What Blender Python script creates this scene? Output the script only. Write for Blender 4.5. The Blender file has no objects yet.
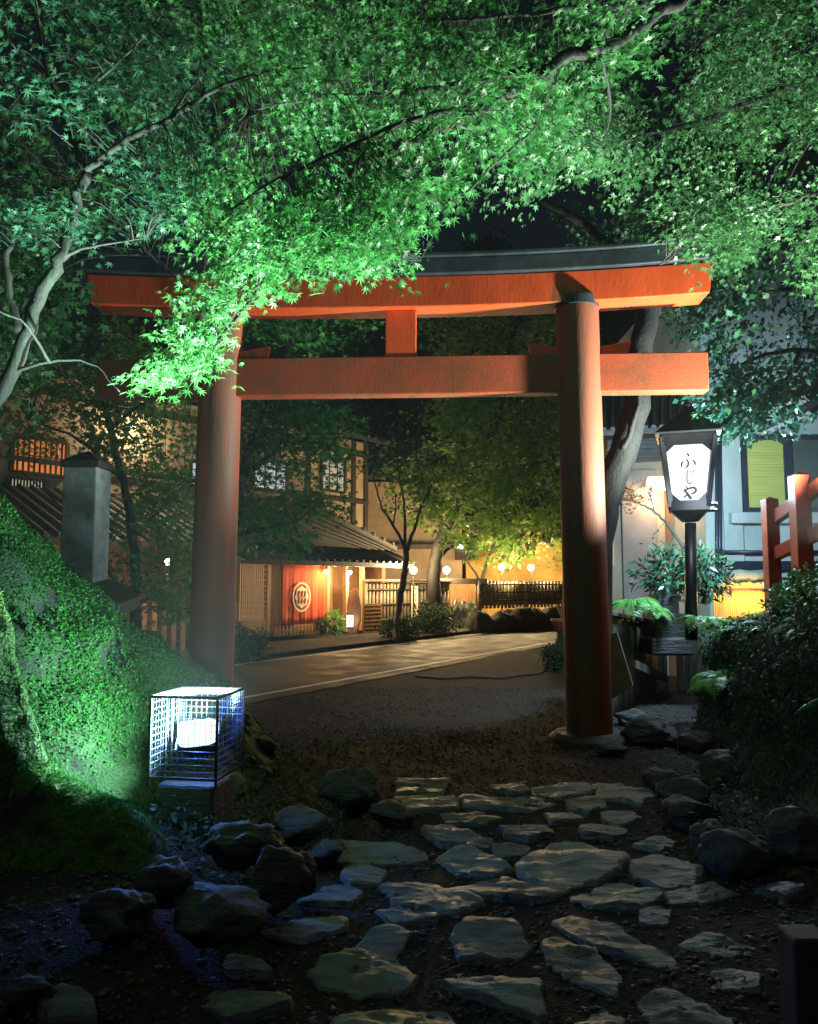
import bpy, bmesh, math, random
import numpy as np
from mathutils import Vector, Matrix, noise

random.seed(11)
rng = np.random.default_rng(11)
scn = bpy.context.scene
COL = scn.collection
PI = math.pi

# ------------------------------------------------------------------ camera model
H, F = 1.6, 790.0
TH = math.atan(73 / 790)
CT, ST = math.cos(TH), math.sin(TH)


def ray(px, py):
    u, v = (px - 409) / F, (512 - py) / F
    return Vector((u, CT - v * ST, ST + v * CT))


def P(px, py, Y):
    d = ray(px, py)
    t = Y / d.y
    return Vector((d.x * t, Y, H + d.z * t))


def G(px, py, z=0.0):
    d = ray(px, py)
    t = (z - H) / d.z
    return Vector((d.x * t, d.y * t, z))


def R(px0, px1, py0, py1, Y):
    """x0, x1, z0 (bottom), z1 (top) of a rectangle seen at depth Y"""
    my, mx = (py0 + py1) / 2, (px0 + px1) / 2
    return P(px0, my, Y).x, P(px1, my, Y).x, P(mx, py1, Y).z, P(mx, py0, Y).z


# ------------------------------------------------------------------ materials
def new_mat(name):
    m = bpy.data.materials.new(name)
    m.use_nodes = True
    nt = m.node_tree
    for n in list(nt.nodes):
        nt.nodes.remove(n)
    return m, nt, nt.nodes, nt.links


def ramp(nd, stops):
    r = nd.new('ShaderNodeValToRGB')
    e = r.color_ramp.elements
    while len(e) < len(stops):
        e.new(0.5)
    for k, (p, c) in enumerate(stops):
        e[k].position = p
        e[k].color = (*c, 1)
    return r


def mat(name, c1, c2=None, rough=0.6, rough2=None, scale=6.0, detail=6.0, bump=0.0, bscale=None, metal=0.0,
        stretch=None, c3=None, c3pos=0.72, spec=0.5, dist=0.02):
    m, nt, nd, lk = new_mat(name)
    out = nd.new('ShaderNodeOutputMaterial')
    b = nd.new('ShaderNodeBsdfPrincipled')
    lk.new(b.outputs[0], out.inputs[0])
    b.inputs['Metallic'].default_value = metal
    b.inputs['Specular IOR Level'].default_value = spec
    tc = nd.new('ShaderNodeTexCoord')
    mp = nd.new('ShaderNodeMapping')
    lk.new(tc.outputs['Object'], mp.inputs[0])
    if stretch:
        mp.inputs['Scale'].default_value = stretch
    n1 = nd.new('ShaderNodeTexNoise')
    n1.inputs['Scale'].default_value = scale
    n1.inputs['Detail'].default_value = detail
    n1.inputs['Roughness'].default_value = 0.62
    lk.new(mp.outputs[0], n1.inputs['Vector'])
    c2 = c2 or tuple(x * 0.6 for x in c1)
    stops = [(0.32, c2), (0.62, c1)]
    if c3:
        stops.append((c3pos, c3))
    r = ramp(nd, stops)
    lk.new(n1.outputs['Fac'], r.inputs[0])
    lk.new(r.outputs[0], b.inputs['Base Color'])
    if rough2 is not None:
        mr = nd.new('ShaderNodeMapRange')
        mr.inputs['From Min'].default_value = 0.35
        mr.inputs['From Max'].default_value = 0.65
        mr.inputs['To Min'].default_value = rough
        mr.inputs['To Max'].default_value = rough2
        lk.new(n1.outputs['Fac'], mr.inputs[0])
        lk.new(mr.outputs[0], b.inputs['Roughness'])
    else:
        b.inputs['Roughness'].default_value = rough
    if bump > 0:
        n2 = nd.new('ShaderNodeTexNoise')
        n2.inputs['Scale'].default_value = bscale or scale * 4
        n2.inputs['Detail'].default_value = 8
        lk.new(mp.outputs[0], n2.inputs['Vector'])
        bp = nd.new('ShaderNodeBump')
        bp.inputs['Strength'].default_value = bump
        bp.inputs['Distance'].default_value = dist
        lk.new(n2.outputs['Fac'], bp.inputs['Height'])
        lk.new(bp.outputs[0], b.inputs['Normal'])
    return m


def emit(name, col, strength):
    m, nt, nd, lk = new_mat(name)
    out = nd.new('ShaderNodeOutputMaterial')
    e = nd.new('ShaderNodeEmission')
    e.inputs[0].default_value = (*col, 1)
    e.inputs[1].default_value = strength
    lk.new(e.outputs[0], out.inputs[0])
    return m


def leafmat(name, cols, transl=0.35, rough=0.45, spec=0.4):
    m, nt, nd, lk = new_mat(name)
    out = nd.new('ShaderNodeOutputMaterial')
    b = nd.new('ShaderNodeBsdfPrincipled')
    b.inputs['Roughness'].default_value = rough
    b.inputs['Specular IOR Level'].default_value = spec
    g = nd.new('ShaderNodeNewGeometry')
    r = ramp(nd, [(i / max(1, len(cols) - 1), c) for i, c in enumerate(cols)])
    lk.new(g.outputs['Random Per Island'], r.inputs[0])
    lk.new(r.outputs[0], b.inputs['Base Color'])
    t = nd.new('ShaderNodeBsdfTranslucent')
    lk.new(r.outputs[0], t.inputs[0])
    mx = nd.new('ShaderNodeMixShader')
    mx.inputs[0].default_value = transl
    lk.new(b.outputs[0], mx.inputs[1])
    lk.new(t.outputs[0], mx.inputs[2])
    lk.new(mx.outputs[0], out.inputs[0])
    return m


def mossmat(name, rock1, rock2, moss1, moss2, zmin, zmax, nscale=5.0):
    """rock with moss growing on its upward faces"""
    m, nt, nd, lk = new_mat(name)
    out = nd.new('ShaderNodeOutputMaterial')
    b = nd.new('ShaderNodeBsdfPrincipled')
    lk.new(b.outputs[0], out.inputs[0])
    tc = nd.new('ShaderNodeTexCoord')
    n1 = nd.new('ShaderNodeTexNoise')
    n1.inputs['Scale'].default_value = nscale
    n1.inputs['Detail'].default_value = 8
    lk.new(tc.outputs['Object'], n1.inputs['Vector'])
    n2 = nd.new('ShaderNodeTexNoise')
    n2.inputs['Scale'].default_value = nscale * 12
    n2.inputs['Detail'].default_value = 6
    lk.new(tc.outputs['Object'], n2.inputs['Vector'])
    rr = ramp(nd, [(0.35, rock2), (0.65, rock1)])
    lk.new(n1.outputs['Fac'], rr.inputs[0])
    rm = ramp(nd, [(0.35, moss2), (0.65, moss1)])
    lk.new(n2.outputs['Fac'], rm.inputs[0])
    g = nd.new('ShaderNodeNewGeometry')
    sp = nd.new('ShaderNodeSeparateXYZ')
    lk.new(g.outputs['Normal'], sp.inputs[0])
    ad = nd.new('ShaderNodeMath')
    ad.operation = 'MULTIPLY_ADD'
    ad.inputs[1].default_value = 0.7
    lk.new(n1.outputs['Fac'], ad.inputs[0])
    lk.new(sp.outputs['Z'], ad.inputs[2])
    mr = nd.new('ShaderNodeMapRange')
    mr.inputs['From Min'].default_value = zmin
    mr.inputs['From Max'].default_value = zmax
    lk.new(ad.outputs[0], mr.inputs[0])
    mx = nd.new('ShaderNodeMix')
    mx.data_type = 'RGBA'
    lk.new(mr.outputs[0], mx.inputs['Factor'])
    lk.new(rr.outputs[0], mx.inputs['A'])
    lk.new(rm.outputs[0], mx.inputs['B'])
    lk.new(mx.outputs['Result'], b.inputs['Base Color'])
    b.inputs['Roughness'].default_value = 0.85
    bp = nd.new('ShaderNodeBump')
    bp.inputs['Strength'].default_value = 0.8
    bp.inputs['Distance'].default_value = 0.03
    lk.new(n2.outputs['Fac'], bp.inputs['Height'])
    lk.new(bp.outputs[0], b.inputs['Normal'])
    return m


def stonemat(name, c1, c2, rough=0.42):
    """wet split slate: layered cleavage lines, lichen flecks"""
    m, nt, nd, lk = new_mat(name)
    out = nd.new('ShaderNodeOutputMaterial')
    b = nd.new('ShaderNodeBsdfPrincipled')
    lk.new(b.outputs[0], out.inputs[0])
    tc = nd.new('ShaderNodeTexCoord')
    oi = nd.new('ShaderNodeObjectInfo')
    va = nd.new('ShaderNodeVectorMath')
    va.operation = 'MULTIPLY_ADD'
    va.inputs[1].default_value = (1, 1, 1)
    lk.new(tc.outputs['Object'], va.inputs[0])
    cb = nd.new('ShaderNodeCombineXYZ')
    for i in range(3):
        mm = nd.new('ShaderNodeMath')
        mm.operation = 'MULTIPLY'
        mm.inputs[1].default_value = 17.0 + 13 * i
        lk.new(oi.outputs['Random'], mm.inputs[0])
        lk.new(mm.outputs[0], cb.inputs[i])
    lk.new(cb.outputs[0], va.inputs[2])
    mp = nd.new('ShaderNodeMapping')
    mp.inputs['Scale'].default_value = (1, 2.6, 5)
    mp.inputs['Rotation'].default_value = (0, 0, 0.35)
    lk.new(va.outputs[0], mp.inputs[0])
    n1 = nd.new('ShaderNodeTexNoise')
    n1.inputs['Scale'].default_value = 5
    n1.inputs['Detail'].default_value = 9
    n1.inputs['Roughness'].default_value = 0.65
    lk.new(mp.outputs[0], n1.inputs['Vector'])
    r = ramp(nd, [(0.3, c2), (0.55, c1), (0.8, tuple(min(1, x * 1.35) for x in c1))])
    lk.new(n1.outputs['Fac'], r.inputs[0])
    hs = nd.new('ShaderNodeHueSaturation')
    mr = nd.new('ShaderNodeMapRange')
    mr.inputs['To Min'].default_value = 0.65
    mr.inputs['To Max'].default_value = 1.25
    lk.new(oi.outputs['Random'], mr.inputs[0])
    lk.new(mr.outputs[0], hs.inputs['Value'])
    lk.new(r.outputs[0], hs.inputs['Color'])
    lk.new(hs.outputs[0], b.inputs['Base Color'])
    mr2 = nd.new('ShaderNodeMapRange')
    mr2.inputs['From Min'].default_value = 0.35
    mr2.inputs['From Max'].default_value = 0.65
    mr2.inputs['To Min'].default_value = rough - 0.1
    mr2.inputs['To Max'].default_value = rough + 0.25
    lk.new(n1.outputs['Fac'], mr2.inputs[0])
    lk.new(mr2.outputs[0], b.inputs['Roughness'])
    n2 = nd.new('ShaderNodeTexNoise')
    n2.inputs['Scale'].default_value = 9
    n2.inputs['Detail'].default_value = 10
    n2.inputs['Roughness'].default_value = 0.6
    lk.new(mp.outputs[0], n2.inputs['Vector'])
    bp = nd.new('ShaderNodeBump')
    bp.inputs['Strength'].default_value = 0.75
    bp.inputs['Distance'].default_value = 0.035
    lk.new(n2.outputs['Fac'], bp.inputs['Height'])
    lk.new(bp.outputs[0], b.inputs['Normal'])
    return m


M = {}
M['vermilion'] = mat('vermilion paint', (0.62, 0.070, 0.012), (0.42, 0.046, 0.010), rough=0.42, rough2=0.55, scale=2.2,
                     bump=0.12, bscale=30, c3=(0.22, 0.06, 0.022), c3pos=0.68, stretch=(1, 1, 0.35))
M['pillar_paint'] = mat('weathered vermilion paint', (0.30, 0.055, 0.02), (0.10, 0.06, 0.042), rough=0.55, rough2=0.75, scale=2.6,
                        bump=0.15, bscale=26, c3=(0.20, 0.11, 0.035), c3pos=0.70, stretch=(1.6, 1.6, 0.22))
M['nuki_dim_paint'] = mat('dimmed vermilion paint', (0.36, 0.052, 0.018), (0.17, 0.055, 0.026), rough=0.45, rough2=0.6, scale=2.4,
                      bump=0.12, bscale=30, c3=(0.15, 0.075, 0.03), c3pos=0.66)  # vermilion browned to hold the dimmer light on the tie beam
M['cap'] = mat('dark copper sheet', (0.05, 0.06, 0.075), (0.025, 0.03, 0.04), rough=0.32, scale=4, bump=0.1, metal=0.3, c3=(0.05, 0.10, 0.07))
M['black_metal'] = mat('black painted metal', (0.02, 0.022, 0.028), (0.012, 0.013, 0.016), rough=0.4, scale=12, bump=0.05)
M['wire'] = mat('glow tinted galvanised wire', (0.16, 0.18, 0.24), (0.09, 0.10, 0.14), rough=0.4, scale=30, metal=0.6)  # bluish tint repeats the blue glow of the floodlight
M['stone'] = stonemat('wet slate', (0.19, 0.22, 0.235), (0.085, 0.098, 0.105))
M['rock'] = stonemat('dark rock', (0.07, 0.073, 0.07), (0.022, 0.023, 0.022), rough=0.6)
M['blackrock'] = stonemat('black rough rock', (0.035, 0.037, 0.033), (0.012, 0.013, 0.011), rough=0.75)  # darker, rougher copy of the rock colour
M['darktile'] = mat('old dark tile', (0.03, 0.028, 0.026), (0.014, 0.013, 0.012), rough=0.6, scale=5, bump=0.3, bscale=30)
M['granite'] = mat('grey granite', (0.36, 0.39, 0.37), (0.2, 0.22, 0.21), rough=0.7, scale=7, bump=0.3, bscale=60, c3=(0.10, 0.15, 0.09), c3pos=0.78)
M['ground'] = mat('packed dark gravel', (0.042, 0.038, 0.035), (0.016, 0.0145, 0.014), rough=0.85, rough2=0.95, spec=0.2, scale=9, detail=10, bump=0.9, bscale=55,
                  c3=(0.06, 0.053, 0.048), c3pos=0.75, dist=0.03)
M['asphalt'] = mat('damp asphalt', (0.030, 0.031, 0.033), (0.016, 0.0165, 0.018), rough=0.55, rough2=0.8, scale=1.4, spec=0.3, bump=0.3, bscale=90, dist=0.01)
M['line'] = mat('worn road paint', (0.6, 0.57, 0.5), (0.3, 0.28, 0.25), rough=0.6, scale=5, detail=8)
M['paving_lit_patch'] = mat('pale stone paving', (0.052, 0.05, 0.047), (0.018, 0.0175, 0.017), rough=0.85, spec=0.12, scale=4, detail=9, bump=0.6, bscale=40)
M['soil'] = mossmat('bank soil and moss', (0.035, 0.03, 0.022), (0.016, 0.014, 0.011), (0.04, 0.10, 0.02), (0.018, 0.05, 0.01), 0.12, 0.55)
M['bankdark'] = mossmat('root laced bank soil', (0.045, 0.04, 0.032), (0.014, 0.013, 0.011), (0.03, 0.05, 0.02), (0.014, 0.026, 0.01), 0.5, 1.1, 4.0)
M['mossfull'] = mossmat('thick moss on rock', (0.03, 0.03, 0.03), (0.012, 0.012, 0.012), (0.085, 0.19, 0.02), (0.03, 0.085, 0.01), 0.0, 0.3, 4.0)
M['mossrock'] = mossmat('moss on rock', (0.03, 0.03, 0.03), (0.012, 0.012, 0.012), (0.085, 0.19, 0.02), (0.035, 0.095, 0.01), 0.42, 0.75, 4.0)
M['wood'] = mat('brown cedar boards', (0.27, 0.135, 0.06), (0.14, 0.065, 0.03), rough=0.6, scale=3, bump=0.25, bscale=20, stretch=(6, 6, 0.5))
M['palewood'] = mat('pale cypress boards', (0.48, 0.30, 0.15), (0.30, 0.17, 0.08), rough=0.55, scale=3, bump=0.15, bscale=20, stretch=(6, 6, 0.5))
M['darkwood'] = mat('dark weathered wood', (0.055, 0.042, 0.034), (0.025, 0.02, 0.017), rough=0.65, scale=4, bump=0.3, bscale=20, stretch=(5, 5, 0.6))
M['greywood'] = mat('grey weathered planks', (0.16, 0.125, 0.10), (0.075, 0.06, 0.05), rough=0.7, scale=3, bump=0.4, bscale=14, stretch=(7, 7, 0.6))
M['redwood'] = mat('red painted rail', (0.40, 0.07, 0.03), (0.22, 0.045, 0.025), rough=0.45, scale=5, bump=0.1)
M['rooftile'] = mat('grey roof tile', (0.085, 0.085, 0.088), (0.04, 0.04, 0.042), rough=0.5, scale=5, bump=0.3, bscale=30)
M['beige'] = mat('beige plaster', (0.50, 0.40, 0.29), (0.38, 0.30, 0.21), rough=0.8, scale=1.6, bump=0.15, bscale=50)
M['plaster'] = mat('pale plaster', (0.52, 0.57, 0.54), (0.36, 0.40, 0.38), rough=0.75, scale=1.3, bump=0.12, bscale=50, stretch=(1, 1, 0.4))
M['lampglow'] = mat('ochre plaster', (0.62, 0.38, 0.12), (0.45, 0.26, 0.08), rough=0.8, scale=1.6, bump=0.15, bscale=50)  # warm lamplight glow put into the wall colour
M['greyplaster'] = mat('grey brown plaster', (0.30, 0.26, 0.25), (0.22, 0.19, 0.18), rough=0.8, scale=1.5, bump=0.12, bscale=50)
M['bamboo'] = mat('weathered bamboo', (0.22, 0.19, 0.135), (0.09, 0.075, 0.055), rough=0.5, scale=6, bump=0.1, stretch=(8, 8, 0.8))
M['amberlit_cane'] = mat('lamp tinted cane', (0.62, 0.36, 0.08), (0.40, 0.22, 0.05), rough=0.5, scale=6, bump=0.1, stretch=(8, 8, 0.8))  # copy of the bamboo with amber lamplight put into its colour
M['pot'] = mat('terracotta', (0.45, 0.13, 0.06), (0.28, 0.08, 0.04), rough=0.6, scale=8, bump=0.1)
M['curtain'] = mat('vermilion cotton', (0.62, 0.085, 0.025), (0.5, 0.065, 0.02), rough=0.85, scale=3, bump=0.1, bscale=120)
M['white'] = mat('off white cloth print', (0.78, 0.70, 0.58), (0.7, 0.62, 0.5), rough=0.8, scale=4)
M['ink'] = mat('black ink', (0.012, 0.012, 0.02), (0.01, 0.01, 0.015), rough=0.6)
M['blind'] = mat('yellow green blind', (0.55, 0.56, 0.14), (0.45, 0.46, 0.11), rough=0.6, scale=2, stretch=(0.6, 1, 5))
M['darkframe'] = mat('dark blue window frame', (0.03, 0.038, 0.06), (0.02, 0.025, 0.04), rough=0.35, scale=6)
M['glass'] = mat('dim window glass', (0.10, 0.13, 0.12), (0.06, 0.08, 0.075), rough=0.08, scale=0.8)
M['tarp'] = mat('grey green canvas', (0.20, 0.25, 0.19), (0.12, 0.15, 0.11), rough=0.8, scale=4, bump=0.2)
M['bark'] = mat('maple bark', (0.032, 0.036, 0.028), (0.014, 0.015, 0.012), rough=0.8, scale=6, bump=0.6, bscale=22, stretch=(2, 2, 0.5), c3=(0.05, 0.09, 0.04), c3pos=0.75)
M['silhouette_bark'] = mat('dark silhouette bark', (0.018, 0.019, 0.021), (0.008, 0.008, 0.009), rough=0.7, scale=6, bump=0.6, bscale=22, stretch=(2, 2, 0.5))  # bark blackened and blued for the trunk's silhouette shade
M['darkbark'] = mat('dark wet bark', (0.022, 0.019, 0.016), (0.01, 0.009, 0.008), rough=0.75, scale=6, bump=0.6, bscale=22, stretch=(2, 2, 0.5))
M['darkbark2'] = mat('dark root bark', (0.028, 0.024, 0.02), (0.012, 0.01, 0.009), rough=0.8, scale=6, bump=0.6, bscale=22)
M['mossbark'] = mat('mossy bark', (0.10, 0.095, 0.075), (0.04, 0.038, 0.03), rough=0.8, scale=4, bump=0.6, bscale=18, stretch=(1, 1, 0.4), c3=(0.12, 0.19, 0.06), c3pos=0.66)
M['maple'] = leafmat('maple leaf', [(0.018, 0.085, 0.022), (0.035, 0.16, 0.032), (0.05, 0.22, 0.045), (0.09, 0.27, 0.075)])
M['mapleteal'] = leafmat('teal green maple leaf', [(0.014, 0.065, 0.034), (0.025, 0.10, 0.05), (0.04, 0.14, 0.06)], 0.35)
M['mapledeep'] = leafmat('deep green maple leaf', [(0.02, 0.075, 0.028), (0.035, 0.11, 0.035), (0.05, 0.14, 0.04)], 0.3)
M['mapleright'] = leafmat('small maple leaf', [(0.025, 0.09, 0.035), (0.06, 0.19, 0.06), (0.12, 0.27, 0.11)], 0.3)
M['mapleyellow'] = leafmat('yellow green maple leaf', [(0.07, 0.17, 0.03), (0.13, 0.29, 0.055), (0.21, 0.37, 0.07), (0.10, 0.23, 0.05)], 0.4)
M['evergreen'] = leafmat('glossy evergreen leaf', [(0.02, 0.07, 0.045), (0.035, 0.11, 0.06), (0.05, 0.15, 0.07)], 0.12, 0.28)
M['redleaf'] = leafmat('reddish leaf', [(0.35, 0.08, 0.03), (0.42, 0.16, 0.05), (0.22, 0.18, 0.04)], 0.4)
M['moss'] = leafmat('moss frond', [(0.02, 0.10, 0.015), (0.03, 0.16, 0.02), (0.05, 0.22, 0.03), (0.07, 0.25, 0.04)], 0.25, 0.75, 0.12)
M['fern'] = leafmat('fern frond', [(0.04, 0.14, 0.03), (0.07, 0.21, 0.05), (0.05, 0.17, 0.04)], 0.3)
M['fernlight'] = leafmat('bright fern frond', [(0.10, 0.30, 0.06), (0.14, 0.36, 0.08)], 0.35)
M['ferndark'] = leafmat('dark bank leaf', [(0.02, 0.055, 0.03), (0.035, 0.085, 0.04), (0.05, 0.11, 0.05), (0.04, 0.04, 0.03)], 0.2, 0.6, 0.1)
M['cedar'] = leafmat('cedar spray', [(0.02, 0.04, 0.025), (0.03, 0.06, 0.03)], 0.15)
M['globe'] = emit('lit globe glass', (1.0, 0.72, 0.35), 16)
M['bulb'] = emit('lit bulb', (1.0, 0.78, 0.42), 22)
M['lampwhite'] = emit('lit lantern paper', (0.84, 0.93, 1.0), 1.5)
M['lampslit'] = emit('lit lantern slits', (0.86, 0.93, 1.0), 1.3)
M['floodglass'] = emit('lit floodlight glass', (0.46, 0.66, 1.0), 2.4)
M['shade'] = emit('lit lamp shade', (1.0, 0.86, 0.55), 3.4)
M['shoji'] = emit('lit paper window', (1.0, 0.86, 0.6), 0.42)
M['orangepaper'] = emit('lit amber paper', (1.0, 0.55, 0.22), 0.3)
M['shojicool'] = emit('lit cool paper window', (0.82, 0.92, 0.9), 0.5)
M['orangewin'] = emit('lit orange window', (1.0, 0.30, 0.07), 0.55)
M['signlit'] = emit('lit paper sign', (1.0, 0.93, 0.8), 1.3)
M['coldlamp'] = emit('lit cool bulb', (0.75, 0.88, 1.0), 8)


# ------------------------------------------------------------------ mesh builder
class MB:
    def __init__(s):
        s.v, s.f = [], []

    def add(s, vs, fs):
        k = len(s.v)
        s.v += [tuple(v) for v in vs]
        s.f += [tuple(i + k for i in f) for f in fs]
        return s

    def box(s, lo, hi):
        x0, y0, z0 = lo
        x1, y1, z1 = hi
        x0, x1 = min(x0, x1), max(x0, x1)
        y0, y1 = min(y0, y1), max(y0, y1)
        z0, z1 = min(z0, z1), max(z0, z1)
        return s.add([(x0, y0, z0), (x1, y0, z0), (x1, y1, z0), (x0, y1, z0), (x0, y0, z1), (x1, y0, z1), (x1, y1, z1), (x0, y1, z1)],
                     [(0, 3, 2, 1), (4, 5, 6, 7), (0, 1, 5, 4), (1, 2, 6, 5), (2, 3, 7, 6), (3, 0, 4, 7)])

    def obox(s, c, ax, ay, az):
        """box from centre and three half axis vectors"""
        c, ax, ay, az = Vector(c), Vector(ax), Vector(ay), Vector(az)
        vs = [c + ax * i + ay * j + az * k for k in (-1, 1) for (i, j) in ((-1, -1), (1, -1), (1, 1), (-1, 1))]
        return s.add(vs, [(0, 3, 2, 1), (4, 5, 6, 7), (0, 1, 5, 4), (1, 2, 6, 5), (2, 3, 7, 6), (3, 0, 4, 7)])

    def bar(s, p0, p1, w, h, up=(0, 0, 1)):
        p0, p1 = Vector(p0), Vector(p1)
        d = (p1 - p0)
        side = d.cross(Vector(up))
        if side.length < 1e-6:
            side = d.cross(Vector((1, 0, 0)))
        side.normalize()
        u = side.cross(d).normalized()
        return s.obox((p0 + p1) / 2, d / 2, side * w / 2, u * h / 2)

    def tube(s, pts, rads, n=8, jit=0.0):
        pts = [Vector(p) for p in pts]
        if isinstance(rads, (int, float)):
            rads = [rads] * len(pts)
        k = len(s.v)
        ref = None
        for i, p in enumerate(pts):
            a = pts[max(i - 1, 0)]
            b = pts[min(i + 1, len(pts) - 1)]
            d = (b - a).normalized()
            if ref is None:
                ref = d.orthogonal().normalized()
            ref = (ref - d * ref.dot(d))
            ref = ref.normalized() if ref.length > 1e-5 else d.orthogonal().normalized()
            o = d.cross(ref)
            for j in range(n):
                t = 2 * PI * j / n
                r = rads[i] * (1 + (random.uniform(-jit, jit) if jit else 0))
                s.v.append(tuple(p + ref * math.cos(t) * r + o * math.sin(t) * r))
        for i in range(len(pts) - 1):
            for j in range(n):
                a, b = k + i * n + j, k + i * n + (j + 1) % n
                s.f.append((a, b, b + n, a + n))
        s.f.append(tuple(k + j for j in reversed(range(n))))
        s.f.append(tuple(k + (len(pts) - 1) * n + j for j in range(n)))
        return s

    def prism(s, poly, ext):
        ext = Vector(ext)
        n = len(poly)
        a = [Vector(p) for p in poly]
        vs = a + [p + ext for p in a]
        fs = [tuple(reversed(range(n))), tuple(range(n, 2 * n))]
        fs += [(i, (i + 1) % n, (i + 1) % n + n, i + n) for i in range(n)]
        return s.add(vs, fs)

    def lathe(s, c, prof, n=20, ax=None):
        c = Vector(c)
        k = len(s.v)
        for r, z in prof:
            for j in range(n):
                t = 2 * PI * j / n
                s.v.append((c.x + r * math.cos(t), c.y + r * math.sin(t), c.z + z))
        for i in range(len(prof) - 1):
            for j in range(n):
                a, b = k + i * n + j, k + i * n + (j + 1) % n
                s.f.append((a, b, b + n, a + n))
        s.f.append(tuple(k + j for j in reversed(range(n))))
        s.f.append(tuple(k + (len(prof) - 1) * n + j for j in range(n)))
        return s

    def build(s, name, m, root=None, smooth=False, bevel=0.0, label=None):
        org = Vector(root.matrix_world.translation) if root is not None else Vector((0, 0, 0))
        if root is not None:
            org = gloc(root)
        me = bpy.data.meshes.new(name)
        me.from_pydata([tuple(Vector(v) - org) for v in s.v], [], s.f)
        me.update()
        return link(name, me, m, root, smooth, bevel, label)


def gloc(o):
    p = Vector((0, 0, 0))
    while o is not None:
        p = p + Vector(o.location)
        o = o.parent
    return p


def link(name, me, m, root=None, smooth=False, bevel=0.0, label=None):
    me.materials.append(M[m] if isinstance(m, str) else m)
    if smooth:
        me.polygons.foreach_set('use_smooth', [True] * len(me.polygons))
    o = bpy.data.objects.new(name, me)
    COL.objects.link(o)
    if root is not None:
        o.parent = root
    if bevel > 0:
        b = o.modifiers.new('edge', 'BEVEL')
        b.width = bevel
        b.segments = 2
        b.limit_method = 'ANGLE'
        b.angle_limit = math.radians(40)
    if label:
        o['label'] = label
    return o


def tag(o, label=None, cat=None, group=None, kind=None):
    if label:
        o['label'] = label
    if cat:
        o['category'] = cat
    if group:
        o['group'] = group
    if kind:
        o['kind'] = kind
    return o


def thing(name, loc, label, cat, group=None):
    o = bpy.data.objects.new(name, None)
    COL.objects.link(o)
    o.location = loc
    o.empty_display_size = 0.2
    return tag(o, label, cat, group)


def copy_tree(o, parent=None):
    c = o.copy()
    COL.objects.link(c)
    c.parent = parent
    for ch in list(o.children):
        copy_tree(ch, c)
    return c


def base_at(o):
    """move the origin of a single mesh thing to its base"""
    me = o.data
    n = len(me.vertices)
    co = np.empty(n * 3, dtype=np.float32)
    me.vertices.foreach_get('co', co)
    co = co.reshape(-1, 3)
    b = np.array([(co[:, 0].min() + co[:, 0].max()) / 2, (co[:, 1].min() + co[:, 1].max()) / 2, co[:, 2].min()], dtype=np.float32)
    me.vertices.foreach_set('co', (co - b).ravel())
    me.update()
    o.location = [float(x) for x in b]
    return o


# fast mesh from arrays: verts (n,3), faces (m,k)
def np_mesh(name, verts, faces):
    me = bpy.data.meshes.new(name)
    verts = np.asarray(verts, dtype=np.float32)
    faces = np.asarray(faces, dtype=np.int32)
    me.vertices.add(len(verts))
    me.vertices.foreach_set('co', verts.ravel())
    m, k = faces.shape
    me.loops.add(m * k)
    me.loops.foreach_set('vertex_index', faces.ravel())
    me.polygons.add(m)
    me.polygons.foreach_set('loop_start', np.arange(0, m * k, k, dtype=np.int32))
    me.polygons.foreach_set('loop_total', np.full(m, k, dtype=np.int32))
    me.update(calc_edges=True)
    return me


# ------------------------------------------------------------------ leaves
def lobed(angles, lens, notch, droop=0.18):
    vs = [(0, 0, 0)]
    a = np.radians(angles)
    n = len(a)
    na = [a[0] - 0.5] + [(a[i] + a[i + 1]) / 2 for i in range(n - 1)] + [a[-1] + 0.5]
    nr = [notch * 0.55] + [notch] * (n - 1) + [notch * 0.55]
    for t, r in zip(na, nr):
        vs.append((r * math.sin(t), r * math.cos(t), 0.02))
    for t, r in zip(a, lens):
        vs.append((r * math.sin(t), r * math.cos(t), -droop * r * r))
    fs = [(0, 1 + i, 2 + n + i, 2 + i) for i in range(n)]
    return np.array(vs), np.array(fs)


MAPLE7 = lobed([-128, -84, -42, 0, 42, 84, 128], [0.42, 0.76, 0.98, 1.05, 0.98, 0.76, 0.42], 0.25)
MAPLE5 = lobed([-95, -48, 0, 48, 95], [0.62, 0.92, 1.0, 0.92, 0.62], 0.36)
OVAL = (np.array([(0, 0, 0), (-0.34, 0.45, 0.05), (0, 1.0, -0.12), (0.34, 0.45, 0.05)]), np.array([(0, 3, 2, 1)]))
LANCE = (np.array([(0, 0, 0), (-0.16, 0.45, 0.03), (0, 1.0, -0.15), (0.16, 0.45, 0.03)]), np.array([(0, 3, 2, 1)]))


def instance(tpl, pos, tip, nrm, size):
    """leaf copies: pos, tip direction, normal (n,3), size (n,)"""
    tv, tf = tpl
    tip = tip / (np.linalg.norm(tip, axis=1, keepdims=True) + 1e-9)
    x = np.cross(tip, nrm)
    x /= (np.linalg.norm(x, axis=1, keepdims=True) + 1e-9)
    z = np.cross(x, tip)
    V = (pos[:, None, :] + size[:, None, None] * (tv[None, :, 0, None] * x[:, None, :] + tv[None, :, 1, None] * tip[:, None, :]
                                                 + tv[None, :, 2, None] * z[:, None, :]))
    n = len(pos)
    Fs = tf[None, :, :] + (np.arange(n) * len(tv))[:, None, None]
    return V.reshape(-1, 3), Fs.reshape(-1, tf.shape[1])


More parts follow.
